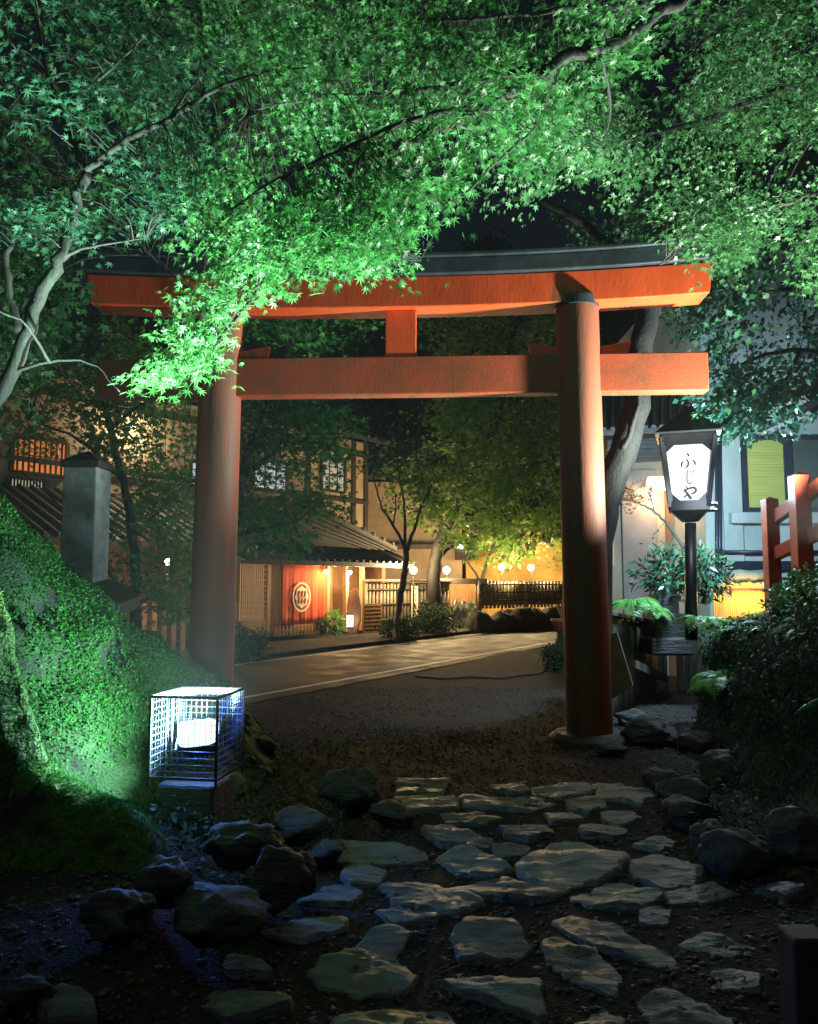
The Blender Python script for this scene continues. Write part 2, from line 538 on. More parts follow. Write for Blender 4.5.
class Leaves:
    def __init__(s):
        s.V, s.F, s.k = [], [], 0

    def add(s, tpl, pos, tip, nrm, size):
        V, Fc = instance(tpl, np.asarray(pos, float), np.asarray(tip, float), np.asarray(nrm, float), np.asarray(size, float))
        s.V.append(V)
        s.F.append(Fc + s.k)
        s.k += len(V)

    def build(s, name, m, root=None):
        V = np.concatenate(s.V)
        if root is not None:
            V = V - np.array(gloc(root))
        return link(name, np_mesh(name, V, np.concatenate(s.F)), m, root)


def in_poly(poly, x, y):
    c = False
    n = len(poly)
    for i in range(n):
        x0, y0 = poly[i]
        x1, y1 = poly[(i + 1) % n]
        if (y0 > y) != (y1 > y) and x < (x1 - x0) * (y - y0) / (y1 - y0) + x0:
            c = not c
    return c


def poly_points(poly, n, Y, gap=0.0, gscale=0.013, seed=0):
    xs = [p[0] for p in poly]
    ys = [p[1] for p in poly]
    out = []
    tries = 0
    while len(out) < n and tries < n * 60:
        tries += 1
        x, y = random.uniform(min(xs), max(xs)), random.uniform(min(ys), max(ys))
        if not in_poly(poly, x, y):
            continue
        if gap and noise.noise(Vector((x * gscale, y * gscale, seed))) < gap - 0.5:
            continue
        yy = Y(x, y) if callable(Y) else random.uniform(*Y)
        out.append(P(x, y, yy))
    return out


def spray(L, c, tpl, n, rad, size, droop, tilt=0.35, spread=1.0, flat=0.18):
    """one flattened, drooping spray of leaves round c; droop: the direction the twig runs"""
    c = np.array(c)
    d = np.array(droop, float) + rng.normal(0, 0.25, 3)
    d /= np.linalg.norm(d)
    up = np.array((0, 0, 1.0)) + rng.normal(0, 0.22, 3)
    side = np.cross(d, up)
    side /= np.linalg.norm(side)
    nn = np.cross(side, d)
    a = rng.uniform(-1, 1, n)
    b = rng.normal(0, 0.42 * spread, n) * (1.15 - 0.55 * a)
    pos = c + rad * (a[:, None] * d + b[:, None] * side + rng.normal(0, flat, n)[:, None] * nn)
    tip = d * 0.8 + np.sign(b)[:, None] * side * 0.55 + rng.normal(0, 0.4, (n, 3)) + np.array((0, 0, -0.25))
    nrm = nn + rng.normal(0, tilt, (n, 3))
    L.add(tpl, pos, tip, nrm, size * rng.uniform(0.45, 1.25, n))


def nearest(limbs, c):
    best, bp = 1e9, None
    for pts, *_ in limbs:
        for i in range(len(pts) - 1):
            a, b = Vector(pts[i]), Vector(pts[i + 1])
            t = max(0, min(1, (c - a).dot(b - a) / max(1e-9, (b - a).length_squared)))
            q = a + (b - a) * t
            if (q - c).length < best:
                best, bp = (q - c).length, q
    return bp, best


def smooth_path(pts, k=4):
    """Catmull-Rom through the points"""
    pts = [Vector(p) for p in pts]
    out = []
    for i in range(len(pts) - 1):
        p0, p1, p2, p3 = pts[max(i - 1, 0)], pts[i], pts[i + 1], pts[min(i + 2, len(pts) - 1)]
        for j in range(k):
            t = j / k
            out.append(0.5 * ((2 * p1) + (p2 - p0) * t + (2 * p0 - 5 * p1 + 4 * p2 - p3) * t * t + (3 * p1 - p0 - 3 * p2 + p3) * t ** 3))
    out.append(pts[-1])
    return out


def make_tree(name, label, cat, base, limbs, crowns, bark, leaf, group=None, twig=0.006, maxtwig=1.6):
    """limbs: (points, r0, r1); crowns: dicts of spray batches"""
    t = thing(name, base, label, cat, group)
    mb = MB()
    for pts, r0, r1 in limbs:
        sp = smooth_path(pts, 5)
        n = len(sp)
        amp = min(0.03, r0 * 0.5)
        sp = [p + Vector((random.gauss(0, amp), random.gauss(0, amp), random.gauss(0, amp))) * (0.5 if 0 < i < n - 1 else 0) for i, p in enumerate(sp)]
        mb.tube(sp, [r0 + (r1 - r0) * (i / (n - 1)) ** 0.8 for i in range(n)], 9 if r0 > 0.03 else 6, 0.08)
    L = Leaves()
    for cr in crowns:
        for c in cr['pts']:
            d = cr.get('droop', (-0.6, 0.0, -0.5))
            q, dist = nearest(limbs, c)
            if q is not None and dist > 0.05:
                dd = (c - q).normalized()
                d = Vector(d) * 0.65 + dd * 0.5
                if dist < maxtwig:
                    mid = (q + c) / 2 + Vector((0, 0, 0.12 * dist)) + Vector((random.gauss(0, 0.04), random.gauss(0, 0.04), 0)) * dist
                    mb.tube(smooth_path([q, mid, c], 3), [twig * 1.5] * 2 + [twig] * 3 + [twig * 0.6] * 2, 4)
            spray(L, c, cr['tpl'], cr['n'], cr['rad'] * random.uniform(0.75, 1.25), cr['size'], d, cr.get('tilt', 0.4), cr.get('spread', 1.0), cr.get('flat', 0.15))
    mb.build('trunk', bark, t, smooth=True)
    L.build('crown', leaf, t)
    return t


# ------------------------------------------------------------------ surfaces
def grid_loft(rows, nu, nv):
    """resample rows of points (bottom row first) into a smooth nu x nv grid"""
    A = []
    for r in rows:
        p = smooth_path(r, 12)
        L = [0]
        for i in range(1, len(p)):
            L.append(L[-1] + (p[i] - p[i - 1]).length)
        A.append([p[min(len(p) - 1, int(np.searchsorted(L, L[-1] * i / (nu - 1))))] for i in range(nu)])
    cols = []
    for i in range(nu):
        p = smooth_path([a[i] for a in A], 12)
        L = [0]
        for k in range(1, len(p)):
            L.append(L[-1] + (p[k] - p[k - 1]).length)
        cols.append([p[min(len(p) - 1, int(np.searchsorted(L, L[-1] * k / (nv - 1))))] for k in range(nv)])
    return cols


def loft(name, rows, nu, nv, amp, nsc, m, root=None, amp2=0.0, nsc2=8.0):
    cols = grid_loft(rows, nu, nv)
    V = [v for c in cols for v in c]
    Fc = [(i * nv + k, (i + 1) * nv + k, (i + 1) * nv + k + 1, i * nv + k + 1) for i in range(nu - 1) for k in range(nv - 1)]
    W = []
    for i in range(nu):
        for k in range(nv):
            a = cols[min(i + 1, nu - 1)][k] - cols[max(i - 1, 0)][k]
            b = cols[i][min(k + 1, nv - 1)] - cols[i][max(k - 1, 0)]
            n = a.cross(b)
            n = n.normalized() if n.length > 1e-9 else Vector((0, 0, 1))
            p = cols[i][k]
            W.append(p + n * (amp * noise.fractal(p * nsc, 0.9, 2.0, 4) + (amp2 * noise.fractal(p * nsc2, 1.0, 2.0, 3) if amp2 else 0)))
    me = bpy.data.meshes.new(name)
    org = gloc(root) if root is not None else Vector((0, 0, 0))
    me.from_pydata([tuple(w - org) for w in W], [], Fc)
    me.update()
    o = link(name, me, m, root, smooth=True)
    return o, W, Fc


def scatter(W, Fc, n, cond=None):
    """random surface points and normals on a quad grid"""
    V = np.array([tuple(w) for w in W])
    Q = np.array(Fc)
    a, b, c, d = V[Q[:, 0]], V[Q[:, 1]], V[Q[:, 2]], V[Q[:, 3]]
    nr = np.cross(c - a, d - b)
    ar = np.linalg.norm(nr, axis=1)
    w = ar.copy()
    if cond is not None:
        w = w * cond((a + c) / 2, nr / (ar[:, None] + 1e-12))
    idx = rng.choice(len(Q), n, p=w / w.sum())
    u, v = rng.random(n)[:, None], rng.random(n)[:, None]
    pos = (a[idx] * (1 - u) + b[idx] * u) * (1 - v) + (d[idx] * (1 - u) + c[idx] * u) * v
    return pos, nr[idx] / (ar[idx][:, None] + 1e-12)


def rock_mesh(name, dims, seed, sub=3, cut=5, rough=0.22):
    """an angular weathered boulder, base at z = 0"""
    bm = bmesh.new()
    bmesh.ops.create_icosphere(bm, subdivisions=sub, radius=1.0)
    r = random.Random(seed)
    planes = []
    for _ in range(cut):
        n = Vector((r.gauss(0, 1), r.gauss(0, 1), r.gauss(0, 0.8))).normalized()
        planes.append((n, r.uniform(0.55, 0.85)))
    off = Vector((r.uniform(-50, 50), r.uniform(-50, 50), r.uniform(-50, 50)))
    for v in bm.verts:
        p = v.co.copy()
        for n, d in planes:
            k = p.dot(n) - d
            if k > 0:
                p -= n * k * 0.9
        p *= 1 + rough * noise.fractal(p * 1.6 + off, 0.8, 2.0, 4)
        v.co = Vector((p.x * dims[0], p.y * dims[1], p.z * dims[2]))
    z0 = min(v.co.z for v in bm.verts)
    for v in bm.verts:
        v.co.z -= z0 * 0.75
    me = bpy.data.meshes.new(name)
    bm.to_mesh(me)
    bm.free()
    return me


def rock(px, py, wpx, hpx, z=0.0, label='', depth=0.9, seed=0, m='rock', cat='rock', name='boulder', group=None, sub=4, Y=None):
    """boulder whose foot sits at pixel (px, py) on height z and which shows about wpx by hpx"""
    g = G(px, py, z) if Y is None else P(px, py, Y)
    k = g.y / F
    w, h = wpx * k / 2, hpx * k
    me = rock_mesh(name, (w * 1.12, w * depth, h * 0.62), seed, sub)
    o = link(name, me, m, None, smooth=True)
    o.location = g + Vector((0, w * depth * 0.7, -h * 0.06))
    o.rotation_euler = (0, 0, random.Random(seed).uniform(-0.4, 0.4))
    return tag(o, label, cat, group)


def lamp(name, kind, loc, energy, color, size=0.05, target=None, angle=None, blend=0.4):
    d = bpy.data.lights.new(name, kind)
    d.energy = energy
    d.color = color
    if kind in ('POINT', 'SPOT'):
        d.shadow_soft_size = size
    if kind == 'SPOT':
        d.spot_size = math.radians(angle)
        d.spot_blend = blend
    o = bpy.data.objects.new(name, d)
    COL.objects.link(o)
    o.location = loc
    if target is not None:
        o.rotation_euler = (Vector(target) - Vector(loc)).to_track_quat('-Z', 'Y').to_euler()
    return o


# ================================================================== SETTING
# ground: one sheet to the horizon, fine near the camera
def ground_z(x, y):
    f = max(0.0, min(1.0, (10.5 - y) / 2.0)) * max(0, min(1, (y + 3) / 2))
    e = 0.035 * noise.fractal(Vector((x * 0.7, y * 0.7, 3)), 0.9, 2.0, 4) * f
    # the left side rises to the foot of the bank
    k = max(0.0, min(1.0, (-0.55 - x) / 0.9)) * max(0.0, min(1.0, (6.6 - y) / 1.6)) * max(0.0, min(1.0, (y - 1.0) / 1.0))
    return e + 0.27 * k * k * (3 - 2 * k)


xs = np.concatenate([np.array([-300, -150, -60, -25, -12]), np.arange(-7, 7.01, 0.1), np.array([12, 25, 60, 150, 300])])
ys = np.concatenate([np.array([-200, -60, -20, -6]), np.arange(-2, 12.01, 0.1), np.array([16, 24, 40, 80, 160, 300])])
gv = [(x, y, ground_z(x, y) if abs(x) <= 7 and -2 <= y <= 12 else 0.0) for y in ys for x in xs]
nx = len(xs)
gf = [(j * nx + i, j * nx + i + 1, (j + 1) * nx + i + 1, (j + 1) * nx + i) for j in range(len(ys) - 1) for i in range(nx - 1)]
me = np_mesh('ground', gv, gf)
tag(link('ground', me, 'ground', smooth=True), kind='structure')

# the road, its painted edge lines, a pale sheet standing in for its lamplit patch
RD = Vector((0.5, 0.866, 0)).normalized()
RN = Vector((0.866, -0.5, 0)).normalized()
A1 = G(330, 653.5)
A2 = G(390, 672)
l1, l2 = A1.dot(RN), A2.dot(RN)


def road_pt(t, n, z):
    return RD * t + RN * n + Vector((0, 0, z))


def strip(name, n0, n1, t0, t1, z, m, k=40):
    vs, fs = [], []
    for i in range(k + 1):
        t = t0 + (t1 - t0) * i / k
        vs += [road_pt(t, n0, z), road_pt(t, n1, z)]
    for i in range(k):
        fs.append((2 * i, 2 * i + 1, 2 * i + 3, 2 * i + 2))
    return MB().add(vs, fs).build(name, m)


tag(strip('road', l1 - 0.35, l2 + 0.4, 2, 90, 0.012, 'asphalt'), kind='structure')
tag(strip('road_line', l1 - 0.06, l1 + 0.06, 2, 90, 0.017, 'line'), kind='structure')
tag(strip('road_line', l2 - 0.06, l2 + 0.06, 2, 90, 0.017, 'line'), kind='structure')
tag(MB().prism([road_pt(8, l1 - 2.6, 0), road_pt(60, l1 - 2.6, 0), road_pt(60, l1 - 0.36, 0), road_pt(8, l1 - 0.36, 0)], (0, 0, 0.11)).build('pavement', 'paving_lit_patch', bevel=0.02), kind='structure')
pv = [G(p, q) for p, q in ((415, 677), (438, 670), (470, 662.5), (492, 656), (512, 651.5), (530, 651), (540, 656), (548, 662), (547, 669), (540, 674.5), (520, 676), (502, 679), (470, 677.5), (445, 679.5))]
tag(MB().prism([v + Vector((0, 0, 0.0)) for v in pv], (0, 0, 0.02)).build('paving_lit_patch', 'paving_lit_patch'), kind='structure')

# ---- left mossy bank
bank_rows = [
    [P(-160, 900, 4.4), P(0, 850, 4.55), P(90, 830, 4.7), P(165, 822, 4.95), P(235, 800, 5.7), P(275, 765, 6.8), P(262, 722, 8.3)],
    [P(-190, 790, 4.45), P(-10, 765, 4.6), P(75, 752, 4.8), P(135, 752, 5.15), P(200, 752, 5.9), P(252, 742, 6.9), P(250, 712, 8.2)],
    [P(-200, 640, 4.55), P(-10, 660, 4.75), P(70, 680, 5.0), P(130, 702, 5.4), P(185, 715, 6.2), P(225, 715, 7.1), P(238, 703, 8.1)],
    [P(-200, 330, 4.3), P(-30, 466, 4.9), P(48, 545, 5.5), P(100, 597, 6.1), P(150, 641, 6.7), P(198, 672, 7.3), P(222, 695, 8.0)],
    [P(-300, 420, 5.4), P(-90, 520, 6.0), P(10, 580, 6.6), P(70, 625, 7.2), P(130, 660, 7.7), P(180, 690, 8.1), P(212, 702, 8.5)],
]
bank_rows.append([Vector((p.x - 0.9, p.y + 1.2, -0.3)) for p in bank_rows[-1]])
bank, BW, BF = loft('mossy_bank', bank_rows, 110, 110, 0.09, 1.1, 'soil', None, 0.05, 4.5)
tag(bank, kind='structure')
L = Leaves()


def mosscond(p, n):
    k = np.array([noise.noise(Vector((q[0] * 1.7, q[1] * 1.7, q[2] * 1.7))) for q in p])
    return np.clip(1.0 + 1.5 * k, 0.12, 1.6) * np.clip((p[:, 2] - 0.42) * 2.6, 0.04, 1)  # moss thinned downwards: partly sparse growth, partly shade at the foot


pos, nr = scatter(BW, BF, 120000, mosscond)
nr = nr * np.sign(nr[:, 2:3] + 1e-6)
tip = nr * 0.55 + rng.normal(0, 0.75, pos.shape) + np.array((0.15, -0.15, -0.1))
L.add(OVAL, pos + nr * 0.012, tip, nr + rng.normal(0, 0.45, pos.shape), rng.uniform(0.010, 0.027, len(pos)))
tag(L.build('moss_cover', 'moss'), 'bright green moss and tiny leaves covering the left bank', 'moss', kind='stuff')

# ---- right fern bank
rb_rows = [
    [P(690, 728, 9.1), P(712, 762, 7.6), P(752, 800, 6.1), P(815, 856, 4.9), P(930, 960, 3.7), P(1200, 1100, 2.6)],
    [P(700, 700, 9.2), P(728, 715, 7.8), P(775, 728, 6.4), P(850, 740, 5.2), P(980, 760, 4.1), P(1260, 800, 3.0)],
    [P(704, 662, 9.5), P(735, 660, 8.2), P(780, 650, 7.0), P(850, 625, 5.9), P(960, 600, 4.9), P(1220, 560, 3.8)],
    [P(700, 640, 10.1), P(735, 636, 9.1), P(775, 626, 8.1), P(830, 606, 7.0), P(930, 560, 6.0), P(1150, 480, 5.0)],
    [P(705, 630, 11.5), P(760, 622, 11.5), P(830, 608, 11.0), P(920, 570, 10.5), P(1100, 520, 9.5), P(1300, 470, 8.5)],
]
fbank, RW, RF = loft('fern_bank', rb_rows, 90, 90, 0.13, 1.1, 'bankdark', None, 0.05, 5.0)
tag(fbank, kind='structure')

# hillside behind, dark
hr = []
for k, (yy, zz) in enumerate(((58, 0), (70, 14), (85, 30), (110, 44))):
    hr.append([Vector((x, yy + 6 * math.sin(x * 0.05 + k), zz + 3 * math.sin(x * 0.07))) for x in range(-160, 161, 20)])
hill, _, _ = loft('hill', hr, 80, 20, 2.0, 0.05, 'bankdark')
tag(hill, kind='structure')

# gravel between the stones: small broken pieces
npb = 34000
gx = rng.uniform(-2.6, 3.4, npb)
gy = 1.9 + 7.2 * rng.random(npb) ** 1.25
gz = np.array([ground_z(a, b) for a, b in zip(gx, gy)])
octv = np.array([(1, 0, 0), (0, 0.8, 0), (-1, 0, 0), (0, -0.8, 0), (0, 0, 0.5), (0, 0, -0.5)])
octf = np.array([(0, 1, 4), (1, 2, 4), (2, 3, 4), (3, 0, 4), (1, 0, 5), (2, 1, 5), (3, 2, 5), (0, 3, 5)])
sz = 0.005 + 0.016 * rng.random(npb) ** 2.2
jv = octv[None] * (1 + rng.normal(0, 0.38, (npb, 6, 3)))
an = rng.uniform(0, 2 * PI, npb)
ca, sa = np.cos(an), np.sin(an)
jx = jv[:, :, 0] * ca[:, None] - jv[:, :, 1] * sa[:, None]
jy = jv[:, :, 0] * sa[:, None] + jv[:, :, 1] * ca[:, None]
gx[:9000] = rng.uniform(-3.4, 3.6, 9000)
gy[:9000] = rng.uniform(8.2, 12.6, 9000)
gz[:9000] = 0.0
PV = np.stack([jx, jy, jv[:, :, 2]], 2) * sz[:, None, None] + np.stack([gx, gy, gz + sz * 0.25], 1)[:, None, :]
PF = octf[None] + (np.arange(npb) * 6)[:, None, None]
M['pebble'] = leafmat('gravel chips', [(0.05, 0.045, 0.04), (0.09, 0.08, 0.07), (0.13, 0.12, 0.11), (0.06, 0.05, 0.04)], 0.0, 0.6)
tag(link('gravel', np_mesh('gravel', PV.reshape(-1, 3), PF.reshape(-1, 3)), 'pebble'), 'loose dark gravel lying between the stepping stones', 'gravel', kind='stuff')

# fallen leaves and twigs on the ground
L = Leaves()
nl = 1500
lx_, ly_ = rng.uniform(-2.2, 3.2, nl), 2.0 + 9.0 * rng.random(nl)
lz_ = np.array([ground_z(a, b) for a, b in zip(lx_, ly_)]) + rng.uniform(0.012, 0.03, nl)
L.add(MAPLE5, np.stack([lx_, ly_, lz_], 1), np.concatenate([rng.normal(0, 1, (nl, 2)), rng.normal(0, 0.12, (nl, 1))], 1), np.concatenate([rng.normal(0, 0.25, (nl, 2)), np.ones((nl, 1))], 1), rng.uniform(0.018, 0.045, nl))
nl = 700
lx_, ly_ = rng.uniform(-2.2, 3.2, nl), 2.0 + 8.0 * rng.random(nl)
lz_ = np.array([ground_z(a, b) for a, b in zip(lx_, ly_)]) + 0.018
L.add((LANCE[0] * np.array((0.12, 1, 0.3)), LANCE[1]), np.stack([lx_, ly_, lz_], 1), np.concatenate([rng.normal(0, 1, (nl, 2)), rng.normal(0, 0.08, (nl, 1))], 1), np.concatenate([rng.normal(0, 0.25, (nl, 2)), np.ones((nl, 1))], 1), rng.uniform(0.05, 0.16, nl))
M['deadleaf'] = leafmat('fallen leaf', [(0.05, 0.03, 0.015), (0.09, 0.055, 0.025), (0.04, 0.06, 0.02), (0.12, 0.06, 0.02)], 0.1, 0.6, 0.25)
tag(L.build('leaf_litter', 'deadleaf'), 'fallen leaves and twigs scattered over the gravel', 'leaf litter', kind='stuff')

# ================================================================== TORII
tz = lambda px, py, Y: P(px, py, Y).z
YR, YL = 8.42, 8.62
PRx, PLx = P(590, 742, YR).x, P(210, 690, YL).x
pr0, pl0 = Vector((PRx, YR, 0)), Vector((PLx, YL, 0))
AX = (pr0 - pl0).normalized()
NX = Vector((AX.y, -AX.x, 0))         # towards the camera
if NX.y > 0:
    NX = -NX
mid = (pr0 + pl0) / 2
tor = thing('torii_gate', mid, 'tall vermilion torii gate with black capped lintel standing over the stone path', 'torii gate')
ztop = tz(581, 300, YR)
lean = AX * 0.045
for base, sgn in ((pl0, 1), (pr0, -1)):
    mb = MB()
    n = 14
    pts = [base + lean * sgn * (i / n) + Vector((0, 0, -0.05 + (ztop + 0.05) * i / n)) for i in range(n + 1)]
    mb.tube(pts, [0.24 - 0.010 * (i / n) for i in range(n + 1)], 40)
    pil = mb.build('pillar', 'pillar_paint', tor, smooth=True)
    md = pil.modifiers.new('es', 'EDGE_SPLIT')
    top = pts[-1]
    MB().lathe(top + Vector((0, 0, -0.11)), [(0.225, 0), (0.243, 0.005), (0.243, 0.10), (0.235, 0.115), (0.1, 0.118)], 40).build('pillar_cap', 'cap', pil)
    MB().lathe(base, [(0.42, -0.15), (0.42, 0.03), (0.36, 0.075), (0.27, 0.08)], 28).build('base_stone', 'rock', pil, bevel=0.01)


def along(px, Y=None):
    """distance along the gate axis (from mid) of the pixel column px"""
    best = None
    u = (px - 409) / F
    # axis point mid + AX*s ; px ~ 409 + F*x/y' ; use z = 4.4 for the pitch term
    lo, hi = -8.0, 8.0
    for _ in range(50):
        s = (lo + hi) / 2
        q = mid + AX * s
        dep = q.y * CT + (4.45 - H) * ST
        if F * q.x / dep + 409 < px:
            lo = s
        else:
            hi = s
    return (lo + hi) / 2


def beam(px0, px1, zb, zt, half, rise, name, m, slant=0.0, bevel=0.012, n=24, prise=2.4):
    """a beam along the gate axis with ends that sweep upwards by rise"""
    s0, s1 = along(px0), along(px1)
    mb = MB()
    sm, sh = (s0 + s1) / 2, (s1 - s0) / 2
    vs = []
    for i in range(n + 1):
        s = s0 + (s1 - s0) * i / n
        k = abs((s - sm) / sh)
        e = rise * k ** prise
        for (a, z, w) in ((-1, zb, 0), (1, zb, 0), (1, zt, 1), (-1, zt, 1)):
            ss = s + (slant * w * (1 if s > sm else -1) * k ** 6)
            vs.append(mid + AX * ss + NX * (-a * half) + Vector((0, 0, z + e)))
    fs = []
    for i in range(n):
        for j in range(4):
            fs.append((4 * i + j, 4 * i + (j + 1) % 4, 4 * i + 4 + (j + 1) % 4, 4 * i + 4 + j))
    fs += [(3, 2, 1, 0), (4 * n, 4 * n + 1, 4 * n + 2, 4 * n + 3)]
    mb.add(vs, fs)
    return mb.build(name, m, tor, bevel=bevel)


Ym = mid.y
zb = tz(409, 306.5, Ym - 0.2)
zt = tz(409, 276, Ym - 0.2)
beam(97, 705, zb, zt, 0.19, 0.10, 'lintel', 'vermilion', 0.05)
zc = tz(409, 254, Ym - 0.27)
cap = beam(84, 716, zt + 0.002, zc - 0.04, 0.25, 0.125, 'lintel_cap', 'cap', 0.08)
beam(80, 719, zc - 0.038, zc + 0.01, 0.29, 0.135, 'cap_ridge', 'cap', 0.03)
nb, ntp = tz(409, 394, Ym - 0.1), tz(409, 356, Ym - 0.1)
beam(104, 704, nb, ntp, 0.10, 0.0, 'tie_beam', 'nuki_dim_paint', 0)
s0, s1 = along(386), along(416.5)
mb = MB()
c = mid + AX * (s0 + s1) / 2 + Vector((0, 0, (zb + ntp) / 2))
mb.obox(c, AX * (s1 - s0) / 2, NX * 0.085, Vector((0, 0, (zb - ntp) / 2)))
mb.build('centre_strut', 'vermilion', tor, bevel=0.01)
for base, sgn in ((pl0, 1), (pr0, -1)):
    for dirn in (-1, 1):
        q = base + lean * sgn * 0.75
        a = q + AX * dirn * 0.20
        b = q + AX * dirn * 0.52
        z = ntp + 0.002
        poly = [Vector((a.x, a.y, z)) + NX * 0.05, Vector((b.x, b.y, z)) + NX * 0.05, Vector((b.x, b.y, z + 0.15)) + NX * 0.05 + AX * dirn * 0.04, Vector((a.x, a.y, z + 0.08)) + NX * 0.05]
        MB().prism(poly, -NX * 0.1).build('wedge', 'vermilion', tor, bevel=0.006)

# ================================================================== CAGED FLOODLIGHT (left)
fl = P(196, 812, 4.75)
fl.z -= 0.02
ca = math.radians(-9)
ux, uy, uz = Vector((math.cos(ca), math.sin(ca), 0)), Vector((-math.sin(ca), math.cos(ca), 0)), Vector((0, 0, 1))
flood = thing('caged_floodlight', fl, 'glaring blue white floodlight inside a square wire cage beside the mossy bank', 'floodlight')
W2, HT = 0.20, 0.45
zb0 = P(196, 779, 4.55).z - fl.z
MB().obox(fl + uz * (zb0 / 2 - 0.06), ux * 0.17, uy * 0.17, uz * (zb0 / 2 + 0.02)).build('pedestal', 'rock', flood, bevel=0.02)
c0 = fl + uz * zb0


def cpt(a, b, z):
    return c0 + ux * a + uy * b + uz * z


frm = MB()
for a in (-W2, W2):
    for b in (-W2, W2):
        frm.bar(cpt(a, b, -0.05), cpt(a, b, HT), 0.014, 0.014, (1, 0, 0))
for z in (0.0, HT):
    for sg in (-W2, W2):
        frm.bar(cpt(-W2, sg, z), cpt(W2, sg, z), 0.014, 0.014)
        frm.bar(cpt(sg, -W2, z), cpt(sg, W2, z), 0.014, 0.014)
cage = frm.build('cage_frame', 'black_metal', flood)
wm = MB()
nw = 12
for i in range(1, nw):
    a = -W2 + 2 * W2 * i / nw
    z = HT * i / nw
    for sg in (-W2, W2):
        wm.tube([cpt(a, sg, 0), cpt(a, sg, HT)], 0.0017, 4)
        wm.tube([cpt(sg, a, 0), cpt(sg, a, HT)], 0.0017, 4)
        wm.tube([cpt(-W2, sg, z), cpt(W2, sg, z)], 0.0017, 4)
        wm.tube([cpt(sg, -W2, z), cpt(sg, W2, z)], 0.0017, 4)
    wm.tube([cpt(a, -W2, HT), cpt(a, W2, HT)], 0.0017, 4)
    wm.tube([cpt(-W2, a, HT), cpt(W2, a, HT)], 0.0017, 4)
wm.build('wire_mesh', 'wire', cage)
# lamp head: a box housing whose glass looks up, a little towards the viewer
fdir = Vector((-0.06, -0.62, 0.78)).normalized()
fx = Vector((1, 0.12, 0)); fx = (fx - fdir * fx.dot(fdir)).normalized()
fy = fdir.cross(fx)
hc = cpt(0.0, 0.03, 0.19)
hm = MB()
hv = [hc + fx * a * w + fy * b * w2 + fdir * d for d, w, w2 in ((-0.10, 0.07, 0.06), (0.03, 0.125, 0.105)) for a, b in ((-1, -1), (1, -1), (1, 1), (-1, 1))]
hm.add(hv, [(0, 3, 2, 1), (0, 1, 5, 4), (1, 2, 6, 5), (2, 3, 7, 6), (3, 0, 4, 7)])
for k in range(5):
    hm.obox(hc - fdir * 0.09 + fx * (-0.06 + 0.03 * k), fx * 0.004, fy * 0.06, fdir * 0.035)
hm.build('lamp_housing', 'black_metal', flood)
gm = MB()
gm.add([hc + fx * 0.118 * math.copysign(abs(math.cos(t)) ** 0.5, math.cos(t)) + fy * 0.098 * math.copysign(abs(math.sin(t)) ** 0.5, math.sin(t)) + fdir * 0.028 for t in np.linspace(0, 2 * PI, 32, endpoint=False)], [tuple(range(32))])
gm.build('lamp_glass', 'floodglass', flood)
br = MB()
for sg in (-1, 1):
    br.bar(hc + fx * sg * 0.135, hc + fx * sg * 0.135 + Vector((0, 0, -0.17)), 0.03, 0.006, (1, 0, 0))
br.bar(hc + fx * -0.138 + Vector((0, 0, -0.17)), hc + fx * 0.138 + Vector((0, 0, -0.17)), 0.03, 0.006)
br.build('bracket', 'black_metal', flood)
flood_pos = hc + fdir * 0.06
